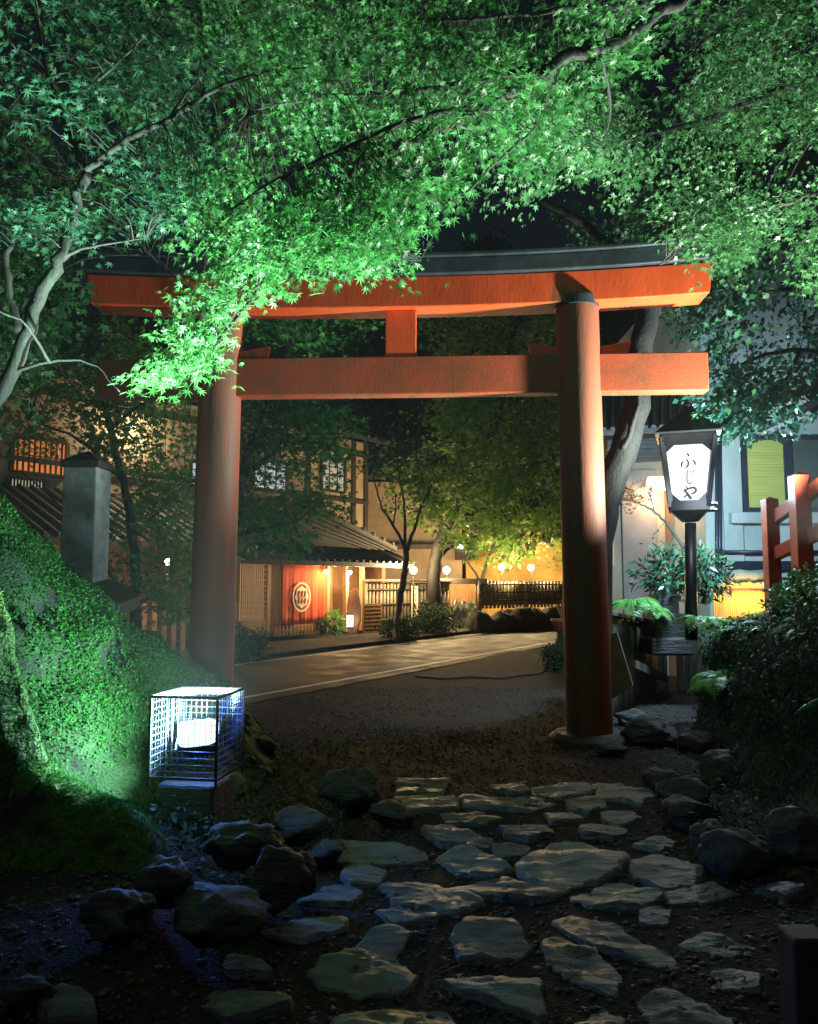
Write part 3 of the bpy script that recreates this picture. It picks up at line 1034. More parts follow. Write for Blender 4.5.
# ================================================================== STEPPING STONES
STONES = [
    (((462, 795), (550, 795), (557, 803), (529, 810), (465, 806)), 'long flat grey stepping stone in the row nearest the right pillar'),
    (((532, 786), (591, 784), (588, 792), (561, 797), (534, 792)), 'smooth slate slab just below the foot of the right pillar'),
    (((591, 780), (650, 785), (654, 795), (640, 803), (600, 797)), 'pale shining wet slab by the dark boulders right of the pillar foot'),
    (((489, 783), (521, 782), (529, 790), (508, 793)), 'small narrow stone at the far edge of the path, mid width'),
    (((398, 778), (448, 780), (440, 791), (398, 792)), 'brown thin slab at the far left end of the paved rows'),
    (((396, 796), (440, 795), (457, 799), (458, 806), (413, 811)), 'lumpy brownish stone left of the long flat slab'),
    (((564, 798), (594, 795), (608, 806), (588, 813), (567, 806)), 'rounded sparkling wet stone between pale slab and flat slab'),
    (((442, 814), (473, 811), (505, 818), (481, 823), (448, 821)), 'thin glinting stone below the long flat slab'),
    (((546, 813), (572, 811), (585, 818), (551, 821)), 'small rough stone below the rounded sparkling stone'),
    (((601, 811), (630, 812), (641, 818), (620, 823), (603, 819)), 'small pointed grey stone beside the low dark boulders'),
    (((422, 827), (454, 826), (483, 837), (475, 843), (440, 839)), 'grey tongue shaped stone two rows below the far edge'),
    (((501, 826), (545, 824), (554, 830), (529, 836), (507, 832)), 'small oval grey stone in the middle of the path'),
    (((580, 826), (617, 822), (628, 830), (614, 836), (585, 834)), 'small flat hexagonal stone right of the oval stone'),
    (((436, 856), (462, 846), (490, 855), (510, 866), (494, 873), (459, 871)), 'greenish grey triangular slab left of the biggest slab'),
    (((491, 846), (529, 847), (526, 853), (499, 855)), 'narrow dark stone tucked behind the biggest slab'),
    (((512, 860), (551, 846), (575, 844), (628, 858), (604, 874), (560, 884), (530, 874)), 'biggest brownish lozenge slab in the centre of the path'),
    (((629, 860), (652, 854), (703, 868), (697, 880), (665, 887), (633, 871)), 'pale oval slab right of the biggest lozenge slab'),
    (((633, 843), (660, 837), (677, 843), (660, 849)), 'small dull stone beside the dark right boulder'),
    (((308, 856), (340, 843), (394, 841), (427, 854), (400, 860), (329, 863)), 'long low slab at the left edge behind the gravel'),
    (((340, 872), (365, 865), (385, 869), (378, 882), (350, 883)), 'small ribbed stone by the left rocks'),
    (((384, 886), (430, 880), (470, 888), (483, 900), (456, 913), (398, 903)), 'wide layered dark slab spanning the left centre'),
    (((454, 882), (505, 877), (561, 894), (529, 899), (481, 894)), 'thin layered slab just below the biggest lozenge slab'),
    (((572, 894), (607, 882), (640, 887), (664, 897), (641, 907), (590, 903)), 'mottled grey slab below the pale oval slab'),
    (((665, 890), (714, 885), (736, 896), (706, 902), (671, 901)), 'small glinting stone right of the mottled slab'),
    (((756, 887), (781, 879), (812, 889), (786, 896)), 'wet glinting stone at the far right edge'),
    (((452, 934), (465, 921), (513, 921), (530, 946), (512, 956), (462, 957)), 'square dark stone in the lower middle'),
    (((552, 918), (572, 914), (620, 928), (677, 962), (662, 967), (600, 947), (570, 932)), 'long pale slanting slab above the leaf shaped stone'),
    (((545, 943), (559, 937), (599, 953), (621, 978), (618, 997), (572, 979), (547, 961)), 'pale leaf shaped stone slanting down to the lower right'),
    (((438, 978), (465, 978), (541, 975), (540, 1016), (502, 1003), (465, 989)), 'wedge shaped stone with a straight end near the bottom edge'),
    (((572, 1024), (602, 1009), (624, 1022), (612, 1042), (570, 1042)), 'grey stone cut by the bottom edge, under the leaf shaped stone'),
    (((335, 1016), (400, 1007), (450, 1011), (458, 1042), (340, 1045)), 'dark stone cut by the bottom edge left of the wedge stone'),
    (((310, 967), (351, 950), (383, 929), (412, 935), (394, 956), (415, 975), (412, 987), (353, 992), (321, 984)), 'big cracked rough slab in the lower left of the path'),
    (((258, 932), (308, 914), (346, 916), (345, 927), (302, 938)), 'low brown slab beside the block with a lit edge'),
    (((297, 900), (330, 885), (351, 883), (362, 894), (348, 903)), 'thin slab below the upright left slab'),
    (((375, 908), (400, 905), (432, 912), (438, 920), (390, 921)), 'small buried stone below the wide layered slab'),
    (((221, 962), (235, 953), (259, 955), (272, 969), (227, 973)), 'small mossy grey stone in the dark lower left'),
    (((188, 993), (240, 986), (278, 990), (291, 1004), (227, 1017), (195, 1006)), 'wrinkled layered slab at the bottom left'),
    (((676, 944), (706, 933), (730, 940), (760, 948), (730, 955)), 'dark stone with one white glint at lower right'),
    (((638, 1003), (665, 992), (732, 1018), (724, 1032), (652, 1026)), 'dark slab with a bright wet patch at the bottom right'),
    (((711, 968), (735, 968), (758, 975), (760, 989), (711, 985)), 'squared small block in the dark lower right'),
    (((40, 1000), (62, 988), (90, 996), (96, 1012), (50, 1014)), 'flat grey stone in the bottom left corner'),
    (((640, 905), (672, 909), (668, 922), (640, 921)), 'small half buried stone below the mottled slab'),
    (((470, 838), (492, 840), (488, 846), (466, 846)), 'tiny stone between tongue shaped and triangular slabs'),
]


def stepping_stone(poly, label, seed):
    r = random.Random(seed)
    hgt = r.uniform(0.012, 0.030)
    zc0 = None
    c = [sum(p[0] for p in poly) / len(poly), sum(p[1] for p in poly) / len(poly)]
    gc = G(c[0], c[1], 0.05)
    hgt += max(0, ground_z(gc.x, gc.y))
    pts = [G(p[0], p[1], hgt) for p in poly]
    ctr = sum(pts, Vector()) / len(pts)
    pts = [ctr + (q - ctr) * 1.05 for q in pts]
    n = 64
    ang = [2 * PI * i / n for i in range(n)]
    rad = []
    for t in ang:
        d = Vector((math.cos(t), math.sin(t), 0))
        best = 0.05
        for i in range(len(pts)):
            a, b = pts[i] - ctr, pts[(i + 1) % len(pts)] - ctr
            e = b - a
            den = d.x * e.y - d.y * e.x
            if abs(den) < 1e-9:
                continue
            s = (a.x * e.y - a.y * e.x) / den
            k = (a.x * d.y - a.y * d.x) / den
            if s > 0 and -0.001 <= k <= 1.001:
                best = max(best, s)
        rad.append(best)
    rad = [(rad[i - 1] + 4 * rad[i] + rad[(i + 1) % n]) / 6 for i in range(n)]
    off = Vector((r.uniform(-40, 40), r.uniform(-40, 40), 0))
    rad = [q * (1 + 0.10 * noise.fractal(Vector((math.cos(t) * 3, math.sin(t) * 3, seed * 3.7)), 0.7, 2, 5)) for q, t in zip(rad, ang)]
    rings = [(1.06, -hgt - 0.05), (1.045, -0.03), (1.01, -0.009), (0.97, 0.0), (0.9, 0.001), (0.82, 0.002), (0.73, 0.003), (0.63, 0.004), (0.52, 0.004), (0.4, 0.004), (0.27, 0.004), (0.13, 0.004)]
    vs, fs = [], []
    tx, ty = r.gauss(0, 0.012), r.gauss(0, 0.012)
    for k, (f, dz) in enumerate(rings):
        for t, q in zip(ang, rad):
            x, y = ctr.x + math.cos(t) * q * f, ctr.y + math.sin(t) * q * f
            z = hgt + dz
            if k >= 1:
                fz = noise.fractal(Vector((x * 1.4 + y * 0.5, y * 3.2, 0)) * 2.2 + off, 0.8, 2.1, 5) * 1.9
                fl_ = math.floor(fz * 3)
                st = (fl_ + min(1, max(0, (fz * 3 - fl_ - 0.5) * 4 + 0.5))) / 3
                z += 0.013 * (0.35 * fz + 0.65 * st) * (1.0 if k > 2 else 0.8) + tx * (x - ctr.x) / 0.3 + ty * (y - ctr.y) / 0.3
                if k in (1, 2):
                    z += 0.012 * noise.noise(Vector((x, y, 1)) * 14 + off)
            vs.append((x, y, z))
    vs.append((ctr.x, ctr.y, hgt + 0.006))
    for k in range(len(rings) - 1):
        for i in range(n):
            a, b = k * n + i, k * n + (i + 1) % n
            fs.append((a, b, b + n, a + n))
    k = (len(rings) - 1) * n
    for i in range(n):
        fs.append((k + i, k + (i + 1) % n, len(vs) - 1))
    o = MB().add(vs, fs).build('stepping_stone', 'stone', None, smooth=True)
    base_at(o)
    es = o.modifiers.new('es', 'EDGE_SPLIT')
    es.split_angle = math.radians(38)
    return tag(o, label, 'stepping stone', 'flat stepping stones of the path')


for i, (poly, lab) in enumerate(STONES):
    stepping_stone(poly, lab, 100 + i)

# ================================================================== ROCKS
RK = [
    (270, 907, 62, 56, 0.16, 'rounded dark rock below the caged floodlight'),
    (238, 872, 70, 48, 0.24, 'smooth low boulder at the foot of the cage pedestal'),
    (212, 944, 96, 58, 0.17, 'angular block with a pale lit edge at left of the path'),
    (302, 892, 26, 44, 0.10, 'narrow upright slab between the round rock and the path'),
    (348, 812, 56, 46, 0.04, 'dark broken rock where the gravel meets the first stones'),
    (390, 829, 46, 28, 0.0, 'round topped brown rock left of the first stone rows'),
    (300, 842, 52, 40, 0.14, 'dim rock half hidden in weeds below the cage'),
    (325, 866, 40, 24, 0.05, 'small dull rock behind the upright slab'),
    (110, 945, 70, 50, 0.25, 'furrowed rock in the dark lower left corner'),
    (22, 1012, 44, 30, 0.25, 'small pale rock at the bottom left corner'),
    (160, 905, 60, 46, 0.25, 'dark rock below the mossy boulder'),
    (746, 884, 72, 58, 0.0, 'largest black boulder at the right edge of the path'),
    (802, 868, 60, 58, 0.0, 'black boulder at the right frame edge under the bank'),
    (694, 832, 60, 34, 0.0, 'low dark boulder right of the small pointed stone'),
    (716, 856, 44, 32, 0.0, 'dull rounded rock touching the largest black boulder'),
    (664, 796, 42, 28, 0.0, 'brown boulder behind the pale wet slab'),
    (690, 812, 56, 36, 0.0, 'wide dark boulder between the pale slab and the bank'),
    (660, 746, 60, 30, 0.0, 'flat topped rock right of the right pillar base'),
    (612, 756, 30, 14, 0.0, 'small stone leaning on the right pillar base'),
    (700, 752, 40, 26, 0.0, 'buried rock at the far foot of the fern bank'),
    (726, 786, 46, 34, 0.0, 'pale upright rock at the foot of the fern bank'),
    (640, 728, 40, 18, 0.0, 'low rock on the litter behind the pillar'),
]
for i, (px, py, w, h, z, lab) in enumerate(RK):
    h *= 0.82
    w *= 0.94
    rock(px, py, w, h, z, lab, 0.85, 300 + i * 7, 'rock', 'rock', 'boulder', 'rocks beside the stone path')

# mossy boulders, near left
mbld = thing('mossy_boulder', P(-60, 760, 3.0), 'tall dark boulder with a bright moss rim at the left frame edge', 'boulder')
rows = []
rid = [P(-160, 380, 4.02), P(-40, 540, 4.06), P(4, 600, 4.08), P(28, 690, 4.1), P(44, 750, 4.12), P(50, 800, 4.14), P(46, 870, 4.15)]
rows.append([Vector((p.x - 1.0, p.y - 0.32, p.z)) for p in rid])
rows.append([Vector((p.x - 0.5, p.y - 0.26, p.z - 0.02)) for p in rid])
rows.append([Vector((p.x - 0.14, p.y - 0.16, p.z - 0.01)) for p in rid])
rows.append([Vector((p.x - 0.03, p.y - 0.05, p.z)) for p in rid])
rows.append(rid)
rows.append([Vector((p.x - 0.10, p.y + 0.12, p.z - 0.06)) for p in rid])
rows.append([Vector((p.x - 0.30, p.y + 0.45, p.z - 0.5)) for p in rid])
rows.append([Vector((p.x - 0.35, p.y + 0.5, -0.1)) for p in rid])
_, W1, F1 = loft('boulder_body', rows, 60, 60, 0.03, 2.0, 'mossfull', mbld, 0.012, 9)
mbl2 = thing('mossy_boulder', P(90, 900, 3.3), 'low sloping boulder with moss along its ridge, below the floodlight', 'boulder')
rid = [P(34, 754, 4.12), P(62, 776, 4.1), P(95, 791, 4.08), P(128, 808, 4.05), P(150, 828, 4.02), P(158, 858, 4.0)]
rows = [[Vector((p.x - 0.12, p.y - 0.45, 0.05)) for p in rid], [Vector((p.x - 0.04, p.y - 0.24, p.z * 0.55)) for p in rid],
        [Vector((p.x - 0.02, p.y - 0.16, p.z - 0.07)) for p in rid], [Vector((p.x, p.y - 0.07, p.z - 0.008)) for p in rid], rid, [Vector((p.x + 0.0, p.y + 0.12, p.z - 0.05)) for p in rid],
        [Vector((p.x, p.y + 0.32, p.z - 0.3)) for p in rid], [Vector((p.x, p.y + 0.4, 0.0)) for p in rid]]
_, W2_, F2_ = loft('boulder_body', rows, 60, 50, 0.035, 3.0, 'mossrock', mbl2, 0.015, 9)
for root, W, Fc, n, lo in ((mbld, W1, F1, 26000, -0.3), (mbl2, W2_, F2_, 11000, 0.3)):
    L = Leaves()
    pos, nr = scatter(W, Fc, n, lambda p, n_: np.clip(np.abs(n_[:, 2]) - lo, 0, 1) + 1e-6)
    nr = nr * np.sign(nr[:, 2:3] + 1e-6)
    L.add(LANCE, pos, nr + rng.normal(0, 0.6, pos.shape), nr + rng.normal(0, 0.8, pos.shape), rng.uniform(0.008, 0.02, n))
    L.build('moss', 'moss', root)

x0, x1, z0, z1 = R(797, 838, 940, 1060, 2.75)
wp = MB().box((x0, 2.75, -0.1), (x1, 2.75 + (x1 - x0), z1)).build('wooden_post', 'darkwood', None, bevel=0.012)
base_at(wp)
tag(wp, 'dim brown wooden post cut by the bottom right corner', 'post')

# ================================================================== WEEDS AND FERNS
def fern_mesh(name, nf, length, seed, pin=16):
    r = random.Random(seed)
    L = Leaves()
    for k in range(nf):
        az = 2 * PI * k / nf + r.uniform(-0.4, 0.4)
        ln = length * r.uniform(0.7, 1.1)
        d = np.array((math.cos(az), math.sin(az), 0))
        up = r.uniform(0.55, 0.95)
        path = []
        for i in range(pin + 1):
            t = i / pin
            path.append(d * ln * t * (0.95) + np.array((0, 0, ln * (up * t - (up + 0.25) * t * t))))
        path = np.array(path)
        side = np.cross(d, (0, 0, 1.0))
        pos, tip, nrm, sz = [], [], [], []
        for i in range(1, pin + 1):
            t = i / pin
            w = ln * 0.30 * (math.sin(PI * min(1, t * 0.9 + 0.12)) ** 0.8)
            fw = path[i] - path[i - 1]
            fw /= np.linalg.norm(fw)
            for sg in (-1, 1):
                pos.append(path[i])
                tip.append(side * sg + fw * 0.45 + np.array((0, 0, -0.12)))
                nrm.append(np.cross(side, fw) + np.array((r.gauss(0, .15), r.gauss(0, .15), 0)))
                sz.append(max(0.012, w))
        L.add(LANCE, pos, tip, nrm, sz)
        # midrib
        seg = path[:-1]
        L.add(LANCE, seg, path[1:] - seg, np.tile(np.cross(side, path[1] - path[0]), (pin, 1)), np.full(pin, ln / pin * 1.4))
    V = np.concatenate(L.V)
    return np_mesh(name, V, np.concatenate(L.F))


FM = [fern_mesh('fern', 9, 0.5, s) for s in (1, 2, 3)]
for me in FM:
    me.materials.append(M['fern'])
FB = [fern_mesh('fern', 10, 0.5, s) for s in (4, 5)]
for me in FB:
    me.materials.append(M['fernlight'])


def fern(p, scale, rot, mesh, label, group='ferns growing on the right bank'):
    o = bpy.data.objects.new('fern', mesh)
    COL.objects.link(o)
    o.location = p
    o.scale = (scale,) * 3
    o.rotation_euler = (random.uniform(-0.3, 0.3), random.uniform(-0.3, 0.1), rot)
    return tag(o, label, 'fern', group)


fern(P(634, 606, 10.4), 1.2, 0.3, FB[0], 'bright fern clump above the plank fence beside the right pillar')
fern(P(652, 610, 10.6), 0.8, 1.3, FB[1], 'smaller bright fern beside the dark stone blocks')
fern(P(704, 622, 9.2), 0.9, 2.2, FB[0], 'bright fern at the foot of the lantern post')
fern(P(722, 680, 8.1), 0.9, 0.9, FB[1], 'bright fern jutting low from the bank face')
fern(P(745, 632, 8.8), 0.8, 0.2, FB[0], 'bright fern on the crest beside the amber screen')
ferns_n = 0
pos, nr = scatter(RW, RF, 18, lambda p, n_: ((p[:, 2] > 0.45) & (p[:, 0] < 0.6 * p[:, 1])).astype(float) + 1e-9)
for i, p in enumerate(pos):
    fern(Vector(p), random.uniform(0.45, 0.75), random.uniform(0, 6.3), FM[i % 3], 'dark green fern among many covering the right bank')

# undergrowth on the right bank
L = Leaves()
pos, nr = scatter(RW, RF, 46000, lambda p, n_: np.clip(p[:, 2] * 1.4, 0.08, 1) * (p[:, 0] < 0.75 * p[:, 1]))
nr = nr * np.sign(nr[:, 2:3] + 1e-6)
L.add(OVAL, pos + nr * rng.uniform(0, 0.09, (len(pos), 1)), np.array((-0.35, -0.3, -0.75)) + rng.normal(0, 0.5, pos.shape), nr + rng.normal(0, 0.5, pos.shape), rng.uniform(0.016, 0.055, len(pos)))
# hanging stems and roots
pos, nr = scatter(RW, RF, 7500, lambda p, n_: (p[:, 2] > 0.3) * (p[:, 0] < 0.75 * p[:, 1]))
nr = nr * np.sign(-nr[:, 1:2] + 1e-6)
L.add((LANCE[0] * np.array((0.22, 1, 1)), LANCE[1]), pos + nr * 0.05, np.array((-0.1, -0.15, -1.0)) + rng.normal(0, 0.22, pos.shape), nr + rng.normal(0, 0.3, pos.shape), rng.uniform(0.12, 0.36, len(pos)))
tag(L.build('undergrowth', 'ferndark'), 'trailing leaves and roots covering the dark right bank', 'undergrowth', kind='stuff')

# weeds low at the right foot and round the cage
L = Leaves()
for (px0, px1, py0, py1, zz, n) in ((690, 818, 770, 850, 0.12, 900), (245, 345, 745, 850, 0.12, 1500), (150, 260, 800, 880, 0.28, 900)):
    for _ in range(n):
        g = G(random.uniform(px0, px1), random.uniform(py0, py1), zz * 0.5)
        zg = ground_z(g.x, g.y)
        L.add(OVAL if random.random() < 0.5 else LANCE, [(g.x, g.y, zg + random.random() * 0.16)], [(random.gauss(0, .6), random.gauss(0, .6), random.uniform(0, 1))], [(random.gauss(0, .4), random.gauss(0, .4), 1)], [random.uniform(0.02, 0.06)])
tag(L.build('weeds', 'ferndark'), 'low dark weeds at the foot of the cage and the right bank', 'weeds', kind='stuff')
# ================================================================== STONE MARKER, SLAB
x0, x1, z0, z1 = R(54, 90, 466, 590, 9.4)
mk = thing('stone_pillar', ((x0 + x1) / 2, 9.6, 0), 'tall square grey stone pillar with a dark pointed cap behind the mossy bank', 'stone pillar')
a = 0.32
hx = (x1 - x0) / 2
cx = (x0 + x1) / 2
rot = Matrix.Rotation(math.radians(-3), 3, 'Z')


def rbox(mb, c, hx, hy, za, zb, rot, taper=1.0):
    vs = []
    for z, k in ((za, 1.0), (zb, taper)):
        for i, j in ((-1, -1), (1, -1), (1, 1), (-1, 1)):
            q = rot @ Vector((hx * i * k, hy * j * k, 0))
            vs.append((c[0] + q.x, c[1] + q.y, z))
    mb.add(vs, [(0, 3, 2, 1), (4, 5, 6, 7), (0, 1, 5, 4), (1, 2, 6, 5), (2, 3, 7, 6), (3, 0, 4, 7)])
    return mb


cc = (cx + 0.06, 9.65)
rbox(MB(), cc, hx * 1.0, hx * 1.0, 0.22, z1, rot, 0.97).build('shaft', 'granite', mk, bevel=0.02)
rbox(MB(), cc, hx * 1.35, hx * 1.35, -0.05, 0.218, rot, 0.96).build('plinth', 'granite', mk, bevel=0.02)
mb = rbox(MB(), cc, hx * 1.1, hx * 1.1, z1 + 0.002, z1 + 0.07, rot)
q = [Vector(v) for v in mb.v[4:8]]
mb.add(q + [Vector((cc[0], cc[1], z1 + 0.23))], [(0, 1, 4), (1, 2, 4), (2, 3, 4), (3, 0, 4)])
mb.build('cap', 'darkwood', mk)
p0, p1 = P(88, 586, 6.4), P(126, 604, 6.3)
sl = MB().obox((p0 + p1) / 2 + Vector((0, 0.1, -0.02)), (p1 - p0) / 2, Vector((0.02, 0.2, 0.03)), Vector((0.02, 0, 0.055))).build('stone_slab', 'darkwood', None, bevel=0.015)
base_at(sl)
tag(sl, 'dark flat slab jutting from the moss crest below the stone pillar', 'slab')

# ================================================================== RESTAURANT (facade along the road)
F0 = G(268, 641)
FD, FN = Vector((0.6, 0.8, 0)), Vector((0.8, -0.6, 0))
CAMP = Vector((0, 0, H))


def RQ(px, py, out=0.0):
    d = ray(px, py)
    t = (out - (CAMP - F0).dot(FN)) / d.dot(FN)
    return CAMP + d * t


def fs_(px, out=0.0, py=600):
    return (RQ(px, py, out) - F0).dot(FD)


def fz_(px, py, out=0.0):
    return RQ(px, py, out).z


def FP(s, out, z):
    return F0 + FD * s + FN * out + Vector((0, 0, z))


def fbox(mb, s0, s1, o0, o1, z0, z1):
    c = FP((s0 + s1) / 2, (o0 + o1) / 2, (z0 + z1) / 2)
    return mb.obox(c, FD * (s1 - s0) / 2, FN * (o1 - o0) / 2, Vector((0, 0, (z1 - z0) / 2)))


# ------------------------------------------------------------------
rest = thing('restaurant', FP(1, -3, 0), 'two storey wooden restaurant with lit entrance, across the road behind the gate', 'restaurant')
sA, sB = fs_(234), fs_(384)
sD0, sD1 = fs_(279), fs_(325)
zE = fz_(325, 566)            # eave underside
Z0 = 0.11
SL = -13.0
mb = MB()
fbox(mb, SL, sA, -0.7, -0.45, Z0, zE + 0.7)
fbox(mb, sA, fs_(268), -0.45, -0.2, Z0, zE + 0.4)
fbox(mb, fs_(268) + 0.002, fs_(330), -0.85, -0.6, Z0, zE + 0.4)
fbox(mb, fs_(330) + 0.002, sB, -1.4, -1.2, Z0, zE + 0.4)
fbox(mb, sB + 0.002, sB + 0.2, -5, -0.1, Z0, zE + 0.4)
mb.build('wall', 'wood', rest)
mb = MB()
fbox(mb, fs_(268) + 0.16, sD0, -0.6, -0.52, Z0 + 0.3, zE)
fbox(mb, fs_(345), fs_(358), -1.2, -1.12, Z0 + 0.1, zE)
mb.build('door_panel', 'palewood', rest, bevel=0.01)
for px in (267.5, 327, 346, 362):
    s = fs_(px, 0.0)
    fbox(MB(), s - 0.07, s + 0.07, -0.08, 0.06, Z0, zE + 0.1).build('post', 'palewood', rest, bevel=0.008)
fbox(MB(), sA, sB + 0.2, -0.07, 0.05, zE + 0.102, zE + 0.25).build('eave_beam', 'palewood', rest, bevel=0.008)
mb = MB()
fbox(mb, fs_(268) + 0.1, fs_(319), -0.5, 0.15, Z0, Z0 + 0.16)
for k in range(14):
    s = fs_(268) + 0.14 + k * (fs_(319) - fs_(268) - 0.2) / 13
    fbox(mb, s, s + 0.06, 0.16, 0.18, Z0 + 0.03, Z0 + 0.3)
mb.build('doorstep', 'palewood', rest, bevel=0.006)
# entrance lattice screen
mb = MB()
a0, a1 = fs_(241), fs_(266)
for k in range(13):
    s = a0 + (a1 - a0) * k / 12
    fbox(mb, s - 0.012, s + 0.012, 0.0, 0.03, Z0 + 0.02, zE + 0.02)
for k in range(14):
    z = Z0 + 0.1 + (zE - Z0 - 0.1) * k / 13
    fbox(mb, a0, a1, 0.032, 0.05, z - 0.012, z + 0.012)
fbox(mb, a0, a1, -0.002, 0.052, Z0 + 0.02, Z0 + 0.5)
mb.build('lattice', 'palewood', rest)
pn = MB()
fbox(pn, a0, a1, -0.06, -0.03, Z0 + 0.5, zE)
pn.build('lattice_paper', 'orangepaper', rest)


# roofs: slope panels with round tile ridges
def tile_roof(name, s0, s1, oe, ze, ot, zt, m='rooftile', step=0.32):
    mb = MB()
    a, b, c, d = FP(s0, oe, ze), FP(s1, oe, ze), FP(s1, ot, zt), FP(s0, ot, zt)
    mb.prism([a, b, c, d], (0, 0, 0.10))
    n = max(2, int((s1 - s0) / step))
    for k in range(n + 1):
        s = s0 + (s1 - s0) * k / n
        mb.tube([FP(s, oe + 0.04, ze + 0.12), FP(s, ot, zt + 0.12)], 0.055, 6)
    mb.bar(FP(s0, oe, ze + 0.02), FP(s1, oe, ze + 0.02), 0.05, 0.14)
    return mb.build(name, m, rest)


tile_roof('roof', sA - 0.3, sB + 0.4, 0.95, zE + 0.02, -0.4, zE + 0.55)
tile_roof('roof', SL, sA - 0.34, 0.75, zE + 0.35, -2.4, zE + 1.75)
# entrance gable
sg = fs_(292, -0.3)
zg = fz_(292, 503, -0.3)
gable = MB()
e0, e1 = fs_(236, -0.3), fs_(388, -0.3)
zz = zE + 0.62
for (sa, sb_) in ((e0, sg), (e1, sg)):
    pl = [FP(sa, 0.1, zz), FP(sg, 0.1, zg), FP(sg, -3.6, zg), FP(sa, -3.6, zz)]
    gable.prism(pl, (0, 0, 0.12))
    n = 9
    for k in range(n):
        f = (k + 0.5) / n
        s = sa + (sg - sa) * f
        z = zz + (zg - zz) * f
        gable.tube([FP(s, 0.16, z + 0.14), FP(s, -3.6, z + 0.14)], 0.06, 6)
gable.tube([FP(sg, 0.25, zg + 0.16), FP(sg, -3.7, zg + 0.16)], 0.12, 8)
gable.build('gable_roof', 'rooftile', rest)
gb = MB()
gb.prism([FP(e0 + 0.2, -0.02, zz), FP(e1 - 0.2, -0.02, zz), FP(sg, -0.02, zg - 0.05)], -FN * 0.06)
gb.build('gable_board', 'darktile', rest)
rk = MB()
for k in range(5):
    a = FP(e1 - 0.35 * k, 0.06 - 0.01 * k, zz - 0.02)
    b = FP(sg + 0.0, 0.06 - 0.01 * k, zg - 0.05 - 0.17 * k)
    rk.bar(a, b, 0.09, 0.06)
rk.build('rake_board', 'darktile', rest)
# upper storey
up = -2.5
u1 = fs_(366, up)
zu0, zu1 = zE + 0.4, fz_(340, 438, up)
mb = MB()
fbox(mb, SL, u1, up - 0.25, up, zu0, zu1)
fbox(mb, u1 - 0.2, u1, up - 5, up - 0.252, zu0, zu1)
mb.build('upper_wall', 'beige', rest)
for px in (238, 306, 352, 364.5):
    s = fs_(px, up)
    fbox(MB(), s - 0.1, s + 0.1, up + 0.002, up + 0.08, zu0, zu1).build('timber_post', 'darkwood', rest)
for z in (fz_(340, 500, up), fz_(340, 452, up)):
    fbox(MB(), SL, u1, up + 0.085, up + 0.12, z - 0.07, z + 0.07).build('timber_rail', 'darkwood', rest)


def window(px0, px1, py0, py1, out, m, nb, nh):
    s0, s1 = fs_(px0, out), fs_(px1, out)
    z0, z1 = fz_((px0 + px1) / 2, py1, out), fz_((px0 + px1) / 2, py0, out)
    f = MB()
    for s in (s0, s1):
        fbox(f, s - 0.05, s + 0.05, out + 0.02, out + 0.10, z0, z1)
    for z in (z0, z1):
        fbox(f, s0, s1, out + 0.022, out + 0.09, z - 0.05, z + 0.05)
    for k in range(1, nb):
        s = s0 + (s1 - s0) * k / nb
        fbox(f, s - 0.022, s + 0.022, out + 0.04, out + 0.07, z0, z1)
    for k in range(1, nh):
        z = z0 + (z1 - z0) * k / nh
        fbox(f, s0, s1, out + 0.045, out + 0.066, z - 0.016, z + 0.016)
    w = f.build('window', 'darkwood', rest)
    p = MB()
    fbox(p, s0, s1, out + 0.004, out + 0.018, z0, z1)
    p.build('pane', m, w)


window(250, 284, 461, 490, up, 'shojicool', 3, 4)
window(319, 343, 459, 491, up, 'shoji', 3, 4)
window(186, 206, 462, 486, up, 'shojicool', 2, 3)
window(4, 60, 438, 474, -2.5, 'orangewin', 10, 2)
window(1, 40, 478, 500, -2.5, 'shoji', 12, 1)
tile_roof('upper_roof', SL, u1 + 0.5, up + 1.0, zu1 - 0.1, up - 3.5, zu1 + 1.6, step=0.4)
# eave lamps
WARM = (1.0, 0.62, 0.25)
for px, py, o, w in ((326.5, 571, 0.30, 120), (349.5, 572, 0.1, 170)):
    p = RQ(px, py, o)
    sh = MB().tube([p + Vector((0, 0, 0.05)), p + Vector((0, 0, 0.09)), p + Vector((0, 0, 0.22))], [0.07, 0.035, 0.012], 12).build('eave_lamp', 'black_metal', rest)
    b = MB()
    b.lathe(p, [(0.01, -0.085), (0.055, -0.065), (0.08, -0.01), (0.065, 0.04), (0.02, 0.05)], 14)
    b.build('bulb', 'bulb', sh, smooth=True)
    lamp('eave_light', 'POINT', p + FN * 0.34 + Vector((0, 0, -0.16)), w, WARM, 0.07)
p = RQ(133, 428, -2.2)
b = MB()
b.lathe(p, [(0.01, -0.085), (0.055, -0.065), (0.08, -0.01), (0.065, 0.04), (0.02, 0.05)], 14)
sh = MB().bar(p + Vector((0, 0, 0.04)), p - FN * 0.3 + Vector((0, 0, 0.04)), 0.03, 0.03).build('wall_lamp', 'black_metal', rest)
b.build('bulb', 'bulb', sh, smooth=True)
lamp('wall_lamp_light', 'POINT', p + FN * 0.3, 190, (1.0, 0.74, 0.42), 0.08)

